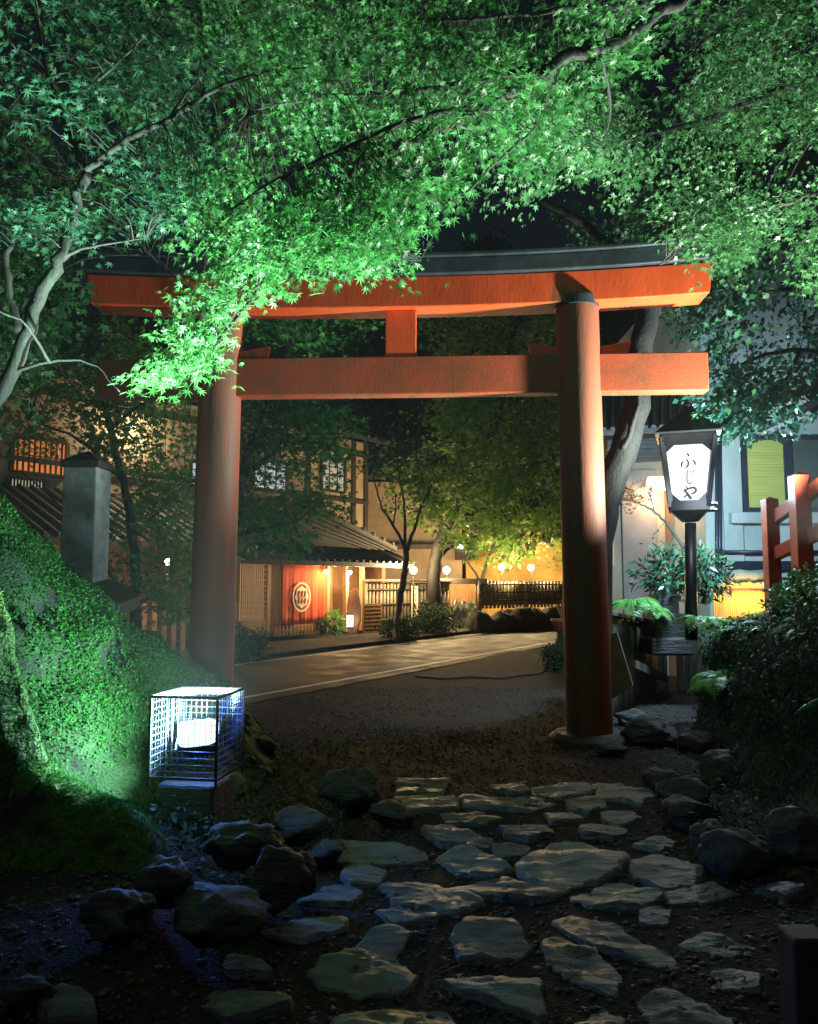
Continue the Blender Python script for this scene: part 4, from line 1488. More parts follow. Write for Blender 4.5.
# door curtain with its crest
cz0, cz1 = fz_(302, 624, 0.12), zE + 0.0
n = 60
mb = MB()
vs, fs = [], []
for i in range(n + 1):
    s = sD0 + (sD1 - sD0) * i / n
    o = 0.12 + 0.014 * math.sin(i * 0.5) + 0.008 * math.sin(i * 1.3 + 1)
    for k in range(9):
        z = cz0 + (cz1 - cz0) * k / 8
        oo = 0.12 + (o - 0.12) * (1 - k / 9)
        vs.append(FP(s, oo, z))
for i in range(n):
    for k in range(8):
        fs.append((i * 9 + k, (i + 1) * 9 + k, (i + 1) * 9 + k + 1, i * 9 + k + 1))
cur = thing('door_curtain', FP((sD0 + sD1) / 2, 0.12, cz0), 'vermilion door curtain with a white crest hanging at the restaurant entrance', 'curtain')
mb.add(vs, fs)
o = mb.build('cloth', 'curtain', cur, smooth=True)
sf = o.modifiers.new('th', 'SOLIDIFY')
sf.thickness = 0.006
rd = MB()
rd.tube([FP(sD0 - 0.05, 0.12, cz1 + 0.01), FP(sD1 + 0.05, 0.12, cz1 + 0.01)], 0.018, 8)
rd.build('rod', 'palewood', cur)
# crest: ring, scalloped disc, inner marks
es, ez = fs_(301.5, 0.16, 597), fz_(301.5, 597, 0.16)
R0 = (fz_(301.5, 582, 0.16) - fz_(301.5, 612, 0.16)) / 2
em = MB()
N = 64
of = 0.175


def ep(r, t, o=of):
    return FP(es + r * math.cos(t) * 0.86, o, ez + r * math.sin(t))


ro = [ep(R0, 2 * PI * i / N) for i in range(N)]
ri = [ep(R0 * 0.86, 2 * PI * i / N) for i in range(N)]
em.add(ro + ri, [(i, (i + 1) % N, N + (i + 1) % N, N + i) for i in range(N)])
sc = [ep(R0 * (0.70 + 0.05 * math.cos(8 * 2 * PI * i / N)), 2 * PI * i / N) for i in range(N)]
em.add(sc, [tuple(range(N))])
em.build('crest', 'white', cur)
ik = MB()
for k in range(3):
    s = -0.30 + 0.30 * k
    for (ya, yb) in ((-0.42, -0.06), (0.06, 0.42)):
        a = FP(es + R0 * s, of + 0.006, ez + R0 * ya)
        b = FP(es + R0 * (s + 0.04), of + 0.006, ez + R0 * yb)
        ik.bar(a, b, 0.03, 0.03)
for ya in (-0.3, 0.0, 0.3):
    ik.bar(FP(es - R0 * 0.34, of + 0.008, ez + R0 * ya), FP(es + R0 * 0.38, of + 0.008, ez + R0 * (ya + 0.05)), 0.012, 0.022)
ik.build('crest_mark', 'curtain', cur)

# standing board with lit paper sign
b0 = RQ(353, 640, 0.9)
sb = thing('standing_sign', (b0.x, b0.y, Z0), 'brown standing board with a small lit white paper sign beside the entrance', 'sign')
w = 0.28
kf = b0.y / F
zt_ = RQ(353, 588, 0.9).z
bd = MB()
prof = [(-0.5, 0), (0.35, 0), (0.75, 0.3), (0.8, 0.62), (0.55, 0.9), (0.25, 1.0), (-0.2, 0.98), (-0.55, 0.85), (-0.75, 0.55), (-0.8, 0.2)]
bd.prism([Vector((b0.x + a * w, b0.y, Z0 + (zt_ - Z0) * h)) for a, h in prof], (0.03, 0.08, 0))
bd.build('board', 'wood', sb, bevel=0.01)
sx0, sx1, sz0, sz1 = R(346.5, 353.5, 615, 627, b0.y - 0.03)
MB().box((sx0, b0.y - 0.07, sz0), (sx1, b0.y - 0.01, sz1)).build('paper_sign', 'signlit', sb, bevel=0.008)
MB().bar(((sx0 + sx1) / 2, b0.y - 0.073, sz0 + 0.1), ((sx0 + sx1) / 2 + 0.02, b0.y - 0.073, sz1 - 0.1), 0.02, 0.004, (0, 1, 0)).build('writing', 'ink', sb)
lamp('sign_light', 'POINT', (b0.x - 0.05, b0.y - 0.25, (sz0 + sz1) / 2), 6, (1, 0.85, 0.65), 0.06)

# slatted fence left of the gate pillar, under the trees
g0, g1 = RQ(120, 640, 1.2), RQ(236, 645, 1.2)
pf = thing('slat_fence', ((g0.x + g1.x) / 2, (g0.y + g1.y) / 2, 0), 'pale vertical slat fence seen left of the left gate pillar', 'fence')
zt_ = RQ(165, 603, 1.2).z
mb = MB()
s0, s1 = fs_(112, 1.2), fs_(236, 1.2)
n = int((s1 - s0) / 0.26)
for k in range(n + 1):
    s = s0 + (s1 - s0) * k / n
    fbox(mb, s - 0.06, s + 0.06, 1.2, 1.24, 0.02, zt_ + random.uniform(-0.03, 0.03))
mb.build('slats', 'palewood', pf)
mb = MB()
for z in (0.3, zt_ - 0.2):
    fbox(mb, s0, s1, 1.14, 1.198, z - 0.04, z + 0.04)
mb.build('rail', 'darkwood', pf)

# brown lattice screen at the corner of the entrance
a, b = RQ(364, 639, 0.8), RQ(380.5, 637, 0.8)
ls = thing('lattice_screen', ((a.x + b.x) / 2, (a.y + b.y) / 2, Z0), 'brown woven lattice screen standing right of the standing board', 'screen')
zt_ = RQ(372, 605, 0.8).z
s0, s1 = fs_(364, 0.8), fs_(380.5, 0.8)
mb = MB()
fbox(mb, s0, s1, 0.78, 0.80, Z0, zt_)
mb.build('backing', 'wood', ls)
mb = MB()
for k in range(9):
    s = s0 + (s1 - s0) * k / 8
    fbox(mb, s - 0.02, s + 0.02, 0.803, 0.825, Z0, zt_)
for k in range(8):
    z = Z0 + (zt_ - Z0) * k / 7
    fbox(mb, s0, s1, 0.828, 0.85, z - 0.03, z + 0.03)
mb.build('lattice', 'wood', ls)

# ================================================================== NEIGHBOUR BUILDING AND YARD WALL
nbld = thing('neighbour_building', P(410, 590, 33), 'beige plastered building beyond the bamboo fence, right of the restaurant', 'building')
x0, x1, z0, z1 = R(366, 462, 482, 600, 33)
MB().box((x0 - 1.0, 33, 0), (x1, 40, z1)).build('wall', 'beige', nbld)
xa, xb, za, zb_ = R(362, 466, 545, 549, 33)
mb = MB().box((xa - 1, 32.4, za), (xb, 33.0, zb_))
mb.bar((xa - 1, 32.35, za + 0.1), (xb, 32.35, za + 0.1), 0.2, 0.1)
mb.build('band_roof', 'rooftile', nbld)
mb = MB()
mb.prism([(x0 - 1.6, 32.2, z1), (x1 + 0.6, 32.2, z1), (x1 + 0.6, 36.5, z1 + 2.2), (x0 - 1.6, 36.5, z1 + 2.2)], (0, 0, 0.18))
mb.build('roof', 'rooftile', nbld)
mb = MB()
xa, xb, za, zb_ = R(455, 475, 537, 560, 32.9)
mb.box((xa, 32.8, za), (xb, 32.98, zb_))
mb.build('window', 'darkwood', nbld)
yw = thing('garden_wall', P(520, 600, 36), 'ochre garden wall with the lamplight put into its colour behind the far trees', 'wall')
x0, x1, z0, z1 = R(466, 580, 530, 600, 33.2)
MB().box((x0, 33.2, 0), (x1 + 3, 33.6, z1)).build('wall_body', 'lampglow', yw)
MB().box((x0 - 0.2, 33.0, z1 + 0.002), (x1 + 3.2, 33.8, z1 + 0.2)).build('coping', 'rooftile', yw, bevel=0.03)
cl = thing('bare_lamp', P(460, 547, 31), 'small cold white lamp among the far trees', 'lamp')
p = P(460, 547, 31)
MB().lathe(p, [(0.02, -0.1), (0.1, -0.07), (0.12, 0), (0.08, 0.08), (0.02, 0.1)], 12).build('bulb', 'coldlamp', cl, smooth=True)
MB().tube([p + Vector((0, 0.02, 0.1)), p + Vector((0, 0.3, 0.35)), p + Vector((0, 1.8, 0.35))], 0.03, 6).build('arm', 'black_metal', cl)

# ================================================================== BAMBOO FENCES, GATE
def fence_between(name, label, pa, pb, zb_, zt_, n, cap=True, wpole=0.05):
    t = thing(name, (pa + pb) / 2, label, 'fence')
    mb = MB()
    for k in range(n + 1):
        q = pa + (pb - pa) * k / n
        mb.tube([Vector((q.x, q.y, zb_ - 0.1)), Vector((q.x, q.y, zt_ + random.uniform(-0.03, 0.02)))], wpole * random.uniform(0.8, 1.1), 7)
    mb.build('bamboo_slats', 'bamboo', t, smooth=True)
    bk = MB()
    bk.bar(Vector((pa.x, pa.y + 0.16, (zb_ + zt_) / 2)), Vector((pb.x, pb.y + 0.16, (zb_ + zt_) / 2)), 0.02, zt_ - zb_)
    bk.build('backing', 'darkwood', t)  # dark sheet added to shade the gaps between the slats
    d = (pb - pa).normalized()
    nn = Vector((d.y, -d.x, 0))
    if nn.y > 0:
        nn = -nn
    rl = MB()
    for f in (0.22, 0.55, 0.86):
        z = zb_ + (zt_ - zb_) * f
        rl.tube([Vector((pa.x, pa.y, z)) + nn * 0.075, Vector((pb.x, pb.y, z)) + nn * 0.075], 0.03, 7)
    rl.build('rail', 'darkwood', t)
    if cap:
        c = MB()
        c.bar(Vector((pa.x, pa.y, zt_ + 0.08)) - d * 0.1, Vector((pb.x, pb.y, zt_ + 0.08)) + d * 0.1, 0.36, 0.09)
        c.build('coping', 'greywood', t, bevel=0.02)
    k = max(2, int((pb - pa).length / 1.8))
    for i in range(k + 1):
        q = pa + (pb - pa) * i / k - nn * 0.09
        ps = MB().box((q.x - 0.06, q.y - 0.06, -0.1 if zb_ < 0.3 else zb_ - 0.2), (q.x + 0.06, q.y + 0.06, zt_))
        ps.build('post', 'darkwood', t)
    return t


fa, fb = G(366, 634), G(447, 630)
fence_between('bamboo_fence', 'bamboo fence with grey coping between the entrance and the garden gateway', fa, fb, 0.1, P(405, 583, (fa.y + fb.y) / 2).z, 24, True, 0.06)
fc, fd = G(479, 629.5), G(572, 625)
fence_between('bamboo_fence', 'bamboo fence on the rough stone base right of the garden gateway', fc, fd, P(520, 606, fc.y).z, P(520, 581, (fc.y + fd.y) / 2 - 1).z, 26, False, 0.055)
gt = thing('garden_gateway', (fb + fc) / 2, 'low timber gateway glowing orange between the two bamboo fences', 'gateway')
zt_ = P(463, 584, fb.y).z
for q in (fb, fc):
    mb = MB().box((q.x - 0.1, q.y + 0.05, -0.05), (q.x + 0.1, q.y + 0.25, zt_))
    mb.build('post', 'wood', gt, bevel=0.01)
MB().bar(fb + Vector((-0.3, 0.15, zt_ + 0.1)), fc + Vector((0.3, 0.15, zt_ + 0.1)), 0.28, 0.2).build('lintel', 'darkwood', gt, bevel=0.015)
q = (fb + fc) / 2
MB().bar(fb + Vector((0.12, 2.2, 0.85)), fc + Vector((-0.12, 2.2, 0.85)), 0.05, 1.7).build('screen', 'wood', gt)
lamp('gateway_light', 'POINT', q + Vector((0.0, 1.0, 1.45)), 130, (1.0, 0.5, 0.16), 0.1)

# rough stone base under the right fence
for i in range(20):
    f = i / 19
    px = 476 + 100 * f
    py = 634 - 5 * f
    rock(px, py, 22 + random.uniform(-8, 10), 19 + random.uniform(-6, 5), 0.0, 'dark boulder in the rough stone base under the far bamboo fence', 0.8, 900 + i, 'blackrock', 'rock', 'boulder', 'boulders under the far bamboo fence', 3)
# pale reed clump in the gateway
L = Leaves()
for _ in range(420):
    px, py = random.uniform(452, 474), random.uniform(604, 634)
    q = P(px, py, fb.y - 0.4)
    L.add(LANCE, [q], [(random.gauss(0, .35), random.gauss(0, .2), random.choice((-1, 1)) * random.uniform(0.5, 1))], [(random.gauss(0, .5), -1, random.gauss(0, .5))], [random.uniform(0.12, 0.3)])
M['pale_leaf'] = leafmat('pale variegated blade', [(0.30, 0.36, 0.33), (0.45, 0.5, 0.46), (0.12, 0.18, 0.12)], 0.3)
rdp = L.build('variegated_grass', 'pale_leaf')
base_at(rdp)
tag(rdp, 'pale variegated grass clump at the foot of the garden gateway', 'plant')
# vertical sign
sx0, sx1, sz0, sz1 = R(411.5, 418, 586, 618, fa.y + 1.0)
vsn = thing('wooden_sign', ((sx0 + sx1) / 2, fa.y + 1.0, sz0), 'narrow upright white sign board with dark lettering on the bamboo fence', 'sign')
q0 = P(414.5, 600, fa.y + 0.9)
MB().box((sx0, fa.y + 0.96, sz0), (sx1, fa.y + 1.0, sz1)).build('board', 'white', vsn, bevel=0.005)
mb = MB()
for k in range(5):
    zc_ = sz1 - (sz1 - sz0) * (k + 0.6) / 5.4
    cx_ = (sx0 + sx1) / 2
    u = (sx1 - sx0) * 0.3
    yq = fa.y + 0.957
    mb.bar((cx_ - u, yq, zc_ + 0.045), (cx_ + u, yq, zc_ + 0.055), 0.006, 0.022)
    mb.bar((cx_ - u * 0.2, yq - 0.002, zc_ + 0.07), (cx_ - u * 0.7, yq - 0.002, zc_ - 0.06), 0.006, 0.022, (1, 0, 0))
    mb.bar((cx_ + u * 0.3, yq - 0.003, zc_ + 0.02), (cx_ + u * 0.8, yq - 0.003, zc_ - 0.06), 0.006, 0.022, (1, 0, 0))
    if k % 2:
        mb.bar((cx_ - u * 0.8, yq - 0.004, zc_ - 0.02), (cx_ + u * 0.8, yq - 0.004, zc_ - 0.015), 0.006, 0.018)
mb.build('lettering', 'ink', vsn)
# globe lamps on posts behind the fence
GL = [(413.4, 570, 26.5, 'leftmost of the four lit globe lamps, over the bamboo fence by the white sign'), (446.5, 570, 28.5, 'second lit globe lamp from the restaurant, beside the garden gateway'),
      (501.5, 567, 30.0, 'third lit globe lamp from the restaurant, over the stone based fence'), (531, 567.5, 31.5, 'rightmost of the four lit globe lamps, nearest the right gate pillar')]
g_first = None
for px, py, Y, lab in GL:
    p = P(px, py, Y)
    if g_first is None:
        g = thing('globe_lamp', (p.x, p.y, 0), lab, 'lamp', 'lit globe lamps along the bamboo fences')
        prof = [(0.125 * math.sin(t) + 0.001, -0.125 * math.cos(t)) for t in np.linspace(0.05, PI - 0.05, 12)]
        MB().lathe(p, prof, 18).build('globe', 'globe', g, smooth=True)
        MB().tube([Vector((p.x, p.y, -0.05)), p - Vector((0, 0, 0.125))], 0.03, 8).build('pole', 'black_metal', g)
        MB().lathe(p - Vector((0, 0, 0.155)), [(0.05, -0.02), (0.09, 0.0), (0.08, 0.04)], 12).build('collar', 'black_metal', g)
        g_first = g
        gz0 = p.z
    else:
        g = copy_tree(g_first)
        g.location = (p.x, p.y, p.z - gz0)
        g['label'] = lab
    if len(GL) and lab is GL[-1][3]:
        q = RQ(168, 562, 1.9)
        g = copy_tree(g_first)
        g.location = (q.x, q.y, q.z - gz0 * 0.62)
        g.scale = (0.62, 0.62, 0.62)
        g['label'] = 'small lit globe lamp before the slat fence, glimpsed through leaves left of the left pillar'
        lamp('globe_light', 'POINT', q + Vector((0.1, -0.35, -0.2)), 60, (1.0, 0.68, 0.4), 0.12)
    lamp('globe_light', 'POINT', p + Vector((0, -0.3, 0.05)), 430, (1.0, 0.70, 0.34), 0.17)
# ================================================================== RIGHT: PLANK FENCE, BLOCKS, LANTERN, HOUSE
a, b = G(618, 712), G(668, 688)
pfn = thing('plank_fence', (a + b) / 2, 'low weathered plank fence running back from behind the right gate pillar', 'fence')
mb = MB()
n = 15
za, zb_ = P(616, 611, a.y).z, P(664, 627, b.y).z
d = (b - a).normalized()
nn = Vector((d.y, -d.x, 0))
a2 = a - d * 0.9
for k in range(n):
    f0, f1 = k / n, (k + 0.94) / n
    q0, q1 = a2 + (b - a2) * f0, a2 + (b - a2) * f1
    zt_ = za + (zb_ - za) * f0 + random.uniform(-0.02, 0.02)
    o = nn * random.uniform(-0.006, 0.006)
    mb.prism([q0 + o + Vector((0, 0, -0.05)), q1 + o + Vector((0, 0, -0.05)), q1 + o + Vector((0, 0, zt_)), q0 + o + Vector((0, 0, zt_))], -nn * 0.025)
mb.build('planks', 'greywood', pfn)
mb = MB()
for k in range(6):
    q0 = b + Vector((0.02 + 0.11 * k, -0.02 * k, 0))
    mb.box((q0.x, q0.y - 0.4, -0.05), (q0.x + 0.104, q0.y - 0.37, zb_ - 0.15 + random.uniform(-0.02, 0.02)))
mb.build('end_planks', 'greywood', pfn)
MB().bar(a2 + Vector((0, 0, za + 0.03)), b + Vector((0, 0, zb_ + 0.03)), 0.12, 0.05).build('top_rail', 'darkwood', pfn, bevel=0.008)
q0, q1 = P(634, 664, a.y - 0.2), P(667, 679, b.y - 0.6)
MB().bar(q0, q1, 0.05, 0.10).build('brace', 'greywood', pfn)
# leaning green board by the pillar
q = [P(611, 634, 9.0), P(617, 632, 9.0), P(633, 686, 9.0), P(611, 700, 9.0)]
lb = MB().prism(q, (0.02, 0.05, 0)).build('leaning_board', 'tarp', None, bevel=0.004)
base_at(lb)
tag(lb, 'dark green board leaning against the plank fence behind the pillar', 'board')
# stone blocks
sbk = thing('stone_plinth', P(672, 640, 10.9), 'stepped dark stone blocks at the foot of the lantern post', 'plinth')
for (px0, px1, py0, py1, Y, dp) in ((657, 680, 594, 616, 10.9, 0.4), (655, 690, 614, 640, 10.7, 0.6), (652, 694, 638, 652, 10.6, 0.8)):
    x0, x1, z0, z1 = R(px0, px1, py0, py1, Y)
    MB().box((x0, Y, z0 - 0.05), (x1, Y + dp, z1)).build('block', 'rock', sbk, bevel=0.03)

# lantern
LY = 9.6
lx = P(689, 560, LY).x
lan = thing('street_lantern', (lx, LY, P(689, 612, LY).z - 0.5), 'tall dark post lantern with glowing white panel and brush lettering, right of the gate', 'lantern')
zl0, zl1 = P(688, 508, LY).z, P(688, 440, LY).z


def lq(px, py, Y=LY):
    return P(px, py, Y)


hw0 = (lq(706.5, 508).x - lq(672, 508).x) / 2
hw1 = (lq(712.5, 440).x - lq(663.5, 440).x) / 2
lc0, lc1 = (lq(706.5, 508).x + lq(672, 508).x) / 2, (lq(712.5, 440).x + lq(663.5, 440).x) / 2


LN = Vector((-(lc0 + lc1) / 2, -LY, 0)).normalized()
LR = Vector((-LN.y, LN.x, 0))


def lring(z, k=1.0, add=0.0):
    f = (z - zl0) / (zl1 - zl0)
    h = (hw0 + (hw1 - hw0) * f) * k + add
    cx = lc0 + (lc1 - lc0) * f
    c = Vector((cx, LY, z))
    return [c - LR * h + LN * h, c + LR * h + LN * h, c + LR * h - LN * h, c - LR * h - LN * h]


fr = MB()
e0, e1 = lring(zl0), lring(zl1)
for i in range(4):
    fr.bar(e0[i], e1[i], 0.055, 0.055, (1, 0, 0))
for z in (zl0 + 0.03, zl0 + 0.0, zl1 - 0.02):
    e = lring(z)
    for i in range(4):
        fr.bar(e[i], e[(i + 1) % 4], 0.05, 0.085)
zs = P(688, 446.5, LY).z
e = lring(zs)
for i in range(4):
    fr.bar(e[i], e[(i + 1) % 4], 0.045, 0.05)
# chamfered corner brackets of each panel
zp0, zp1 = P(688, 503, LY).z, P(688, 448.5, LY).z
for z, sg in ((zp0, 1), (zp1, -1)):
    e = lring(z)
    for i in range(4):
        A, B = e[i], e[(i + 1) % 4]
        dd = (B - A).normalized()
        nrm_ = Vector((dd.y, -dd.x, 0))
        for C, s_ in ((A, 1), (B, -1)):
            C = C + nrm_ * 0.004
            fr.prism([C, C + dd * s_ * 0.13, C + Vector((0, 0, sg * 0.12))], -nrm_ * 0.02)
fr.build('lantern_frame', 'black_metal', lan)
gl = MB()
b0_, b1_ = lring(zl0 + 0.03, 0.96), lring(zs - 0.02, 0.96)
gl.add(b0_ + b1_, [(0, 1, 5, 4), (1, 2, 6, 5), (2, 3, 7, 6), (3, 0, 4, 7)])
gl.build('lit_panel', 'lampwhite', lan)
sl_ = MB()
b0_, b1_ = lring(zs + 0.03, 0.97), lring(zl1 - 0.04, 0.97)
sl_.add(b0_ + b1_, [(0, 1, 5, 4), (1, 2, 6, 5), (2, 3, 7, 6), (3, 0, 4, 7)])
sl_.build('lit_slits', 'lampslit', lan)
tb = MB()
e0, e1 = lring(zs + 0.02, 1.0), lring(zl1 - 0.03, 1.0)
for i in range(4):
    for k in range(1, 11):
        f = k / 11
        tb.bar(e0[i] + (e0[(i + 1) % 4] - e0[i]) * f, e1[i] + (e1[(i + 1) % 4] - e1[i]) * f, 0.014, 0.014, (1, 0, 0))
tb.build('slit_bars', 'black_metal', lan)
rf = MB()
e0 = lring(zl1 + 0.03, 1.0, 0.065)
e1 = lring(zl1 + 0.05, 1.0, 0.07)
top = Vector((lc1, LY, zl1 + 0.38))
e2 = [top + Vector((sx * 0.05, sy * 0.05, 0)) for sx, sy in ((-1, -1), (1, -1), (1, 1), (-1, 1))]
rf.add(e0 + e1 + e2, [(3, 2, 1, 0)] + [(i, (i + 1) % 4, 4 + (i + 1) % 4, 4 + i) for i in range(4)] + [(4 + i, 4 + (i + 1) % 4, 8 + (i + 1) % 4, 8 + i) for i in range(4)] + [(8, 9, 10, 11)])
rf.tube([top, top + Vector((0, 0, 0.05)), top + Vector((0, 0, 0.12))], [0.05, 0.06, 0.01], 10)
rf.build('lantern_roof', 'black_metal', lan)
ft = MB()
e0 = lring(zl0 - 0.05)
zb1 = P(690, 522, LY).z
cx = lq(690.5, 522).x
e1 = [Vector((cx + sx * 0.075, LY + sy * 0.075, zb1)) for sx, sy in ((-1, -1), (1, -1), (1, 1), (-1, 1))]
ft.add(e1 + e0, [(3, 2, 1, 0), (4, 5, 6, 7)] + [(i, (i + 1) % 4, 4 + (i + 1) % 4, 4 + i) for i in range(4)])
ft.build('lantern_base', 'black_metal', lan, bevel=0.006)
MB().tube([lq(691.5, 640), lq(691, 590), lq(690.5, 523)], [0.075, 0.072, 0.066], 12).build('post', 'black_metal', lan, smooth=True)
ins = MB()
for py in (505, 511):
    p = lq(709, py)
    ins.tube([p + Vector((-0.05, -0.1, 0)), p + Vector((0.06, -0.1, 0))], 0.022, 8)
ins.build('insulator', 'black_metal', lan)


# brush strokes of the lettering, on the front face of the panel
def lpt(px, py):
    d = ray(px, py)
    z = P(px, py, LY - 0.25).z
    for _ in range(4):
        f = (z - zl0) / (zl1 - zl0)
        h = (hw0 + (hw1 - hw0) * f) * 0.96 + 0.006
        c = Vector((lc0 + (lc1 - lc0) * f, LY, z)) + LN * h
        t = (c - CAMP).dot(LN) / d.dot(LN)
        z = H + d.z * t
    return CAMP + d * t


wr = MB()


def stroke(pts, ws):
    sp = [Vector((p[0], p[1], 0)) for p in pts]
    sp = smooth_path(sp, 6)
    n = len(sp)
    wi = np.interp(np.linspace(0, 1, n), np.linspace(0, 1, len(ws)), ws) * 0.85 + 0.14
    Lf, Rt = [], []
    for i, p in enumerate(sp):
        d = (sp[min(i + 1, n - 1)] - sp[max(i - 1, 0)]).normalized()
        o = Vector((-d.y, d.x, 0)) * wi[i]
        Lf.append(lpt(p.x + o.x, p.y + o.y))
        Rt.append(lpt(p.x - o.x, p.y - o.y))
    k = len(Lf)
    vs = Lf + Rt
    wr.add(vs, [(i, i + 1, k + i + 1, k + i) for i in range(k - 1)])


# fu
stroke([(686.5, 453.2), (688.6, 455.2), (688.0, 456.4)], [0.5, 1.0, 0.5])
stroke([(686.0, 459.0), (688.2, 462.0), (687.6, 466.2), (685.0, 467.4)], [0.5, 0.8, 0.9, 0.4])
stroke([(683.2, 460.6), (681.6, 464.0), (681.4, 467.0)], [0.5, 0.9, 0.6])
stroke([(692.6, 459.6), (694.8, 462.4), (695.2, 465.0)], [0.5, 0.9, 0.6])
# ji
stroke([(687.2, 469.8), (687.0, 476.0), (687.2, 481.6), (689.6, 483.6), (692.6, 481.4)], [0.5, 0.55, 0.55, 0.5, 0.3])
stroke([(690.6, 470.8), (691.6, 472.8)], [0.4, 0.5])
stroke([(692.8, 469.8), (693.8, 471.8)], [0.4, 0.5])
# ya
stroke([(683.0, 491.6), (688.0, 488.8), (693.8, 487.6), (696.0, 490.2), (693.2, 493.4), (690.6, 493.2)], [0.5, 0.9, 1.1, 1.2, 0.9, 0.4])
stroke([(686.0, 486.0), (687.4, 488.6)], [0.4, 0.7])
stroke([(684.2, 489.2), (687.6, 494.0), (691.2, 499.0)], [0.7, 1.3, 1.7])
stroke([(688.6, 493.6), (685.2, 496.4), (683.4, 497.6)], [0.8, 0.8, 0.5])
wr.build('lettering', 'ink', lan)
lamp('lantern_light', 'POINT', (lc1 - 0.1, LY - 0.75, (zl0 + zl1) / 2 - 0.35), 26, (0.72, 0.86, 1.0), 0.22)
lamp('lantern_light', 'POINT', (lc1 + 0.35, LY + 0.45, (zl0 + zl1) / 2), 560, (0.52, 0.80, 1.0), 0.22)

# right house
HY = 13.0
hs = thing('white_house', (P(760, 600, HY).x, HY, 0), 'pale plastered house with a yellow blind window behind the lantern', 'house')
x0, x1, z0, z1 = R(704, 1000, 250, 620, HY)
MB().box((x0, HY, 0), (x1, HY + 6, z1)).build('wall', 'plaster', hs)
zr = z1
xa, xb, za, zb_ = R(728, 1000, 513, 524, HY - 0.05)
MB().box((xa, HY - 0.22, za), (xb, HY - 0.003, zb_)).build('ledge', 'plaster', hs, bevel=0.015)
# window
xa, xb, za, zb_ = R(741, 830, 436, 512, HY - 0.02)
wd = MB()
t_ = 0.07
for (a0_, b0_, a1_, b1_) in ((xa, za, xa + t_, zb_), (xb - t_, za, xb, zb_), (xa + t_, za, xb - t_, za + t_), (xa + t_, zb_ - t_, xb - t_, zb_)):
    wd.box((a0_, HY - 0.09, b0_), (a1_, HY - 0.004, b1_))
xm0, xm1 = R(783, 791, 436, 512, HY - 0.02)[:2]
wd.box((xm0, HY - 0.085, za + t_), (xm1, HY - 0.006, zb_ - t_))
win = wd.build('window', 'darkframe', hs)
xq, xw = R(747, 783.5, 436, 512, HY)[:2]
bl = MB()
n = 22
for k in range(n):
    z = za + t_ + (zb_ - za - 2 * t_) * (k + 0.5) / n
    bl.obox(((xq + xw) / 2, HY - 0.04, z), ((xw - xq) / 2, 0, 0), (0, 0.012, 0.004), (0, -0.006, (zb_ - za - 2 * t_) / n * 0.47))
bl.build('blind', 'blind', win)
MB().box((xm1, HY - 0.05, za + t_), (xb - t_, HY - 0.02, zb_ - t_)).build('pane', 'glass', win)
# white strips and pipes
st_ = MB()
for (pa, pb, pya, pyb, o) in ((722, 741, 425, 575, 0.06), (704, 713, 425, 580, 0.05)):
    xa, xb, za, zb_ = R(pa, pb, pya, pyb, HY)
    st_.box((xa, HY - o, za), (xb, HY - 0.002, zb_))
st_.build('wall_strip', 'plaster', hs, bevel=0.01)
pp = MB()
for px in (717, 719.8):
    pp.tube([P(px, 610, HY - 0.1), P(px, 560, HY - 0.1), P(px, 430, HY - 0.1)], 0.035, 8)
pp.tube([P(716, 552, HY - 0.12), P(850, 552, HY - 0.12)], 0.03, 8)
pp.tube([P(716, 588, HY - 0.12), P(721, 562, HY - 0.12), P(721, 548, HY - 0.12)], 0.03, 8)
pp.build('pipe', 'darkframe', hs, smooth=True)
xa, xb, za, zb_ = R(730, 860, 561, 570, HY - 0.1)
MB().box((xa, HY - 0.12, za), (xb, HY - 0.003, zb_)).build('vent_band', 'darkframe', hs, bevel=0.01)
# side eave seen at the right edge
ev = MB()
q0, q1 = P(776, 412, 10.2), P(850, 352, 10.2)
ev.bar(q0, q1, 1.6, 0.10, (0, 0, 1))
ev.bar(q0 + Vector((0.1, 0, -0.16)), q1 + Vector((0.1, 0, -0.16)), 1.4, 0.05)
ev.build('eave', 'rooftile', hs)
rfm = MB()
rfm.prism([(x0 - 0.5, HY - 0.8, z1 + 0.002), (x1, HY - 0.8, z1 + 0.002), (x1, HY + 4, z1 + 2.4), (x0 - 0.5, HY + 4, z1 + 2.4)], (0, 0, 0.15))
rfm.build('roof', 'rooftile', hs)

# entrance house with the wall lamp, further left
EY = 14.2
eh = thing('entrance_house', (P(655, 600, EY).x, EY, 0), 'beige house front with dark panel and lit wall lamp, left of the white house', 'house')
x0, x1, z0, z1 = R(606, 704, 420, 620, EY)
MB().box((x0, EY, 0), (x1 + 0.2, EY + 1.2, z1)).box((P(645, 500, EY).x, EY + 1.202, 0), (x1 + 0.2, EY + 5, z1)).build('wall', 'beige', eh)
xa, xb, za, zb_ = R(621, 656, 470, 600, EY)
MB().box((xa, EY - 0.10, 0), (xb, EY - 0.003, zb_)).build('dark_panel', 'greyplaster', eh, bevel=0.01)
xa, xb, za, zb_ = R(660, 668, 430, 600, EY)
MB().box((xb - 0.06, EY - 0.06, 0), (xb + 0.06, EY - 0.004, zb_)).build('corner_post', 'wood', eh)
er = MB()
q = [P(600, 436, 12.5), P(724, 430, 12.5), P(724, 396, 14.3), P(600, 402, 14.3)]
er.prism(q, (0, 0, 0.09))
for k in range(15):
    f = (k + 0.5) / 15
    er.tube([q[0].lerp(q[1], f) + Vector((0, 0, 0.1)), q[3].lerp(q[2], f) + Vector((0, 0, 0.1))], 0.045, 6)
er.build('eave', 'rooftile', eh)
tr = MB()
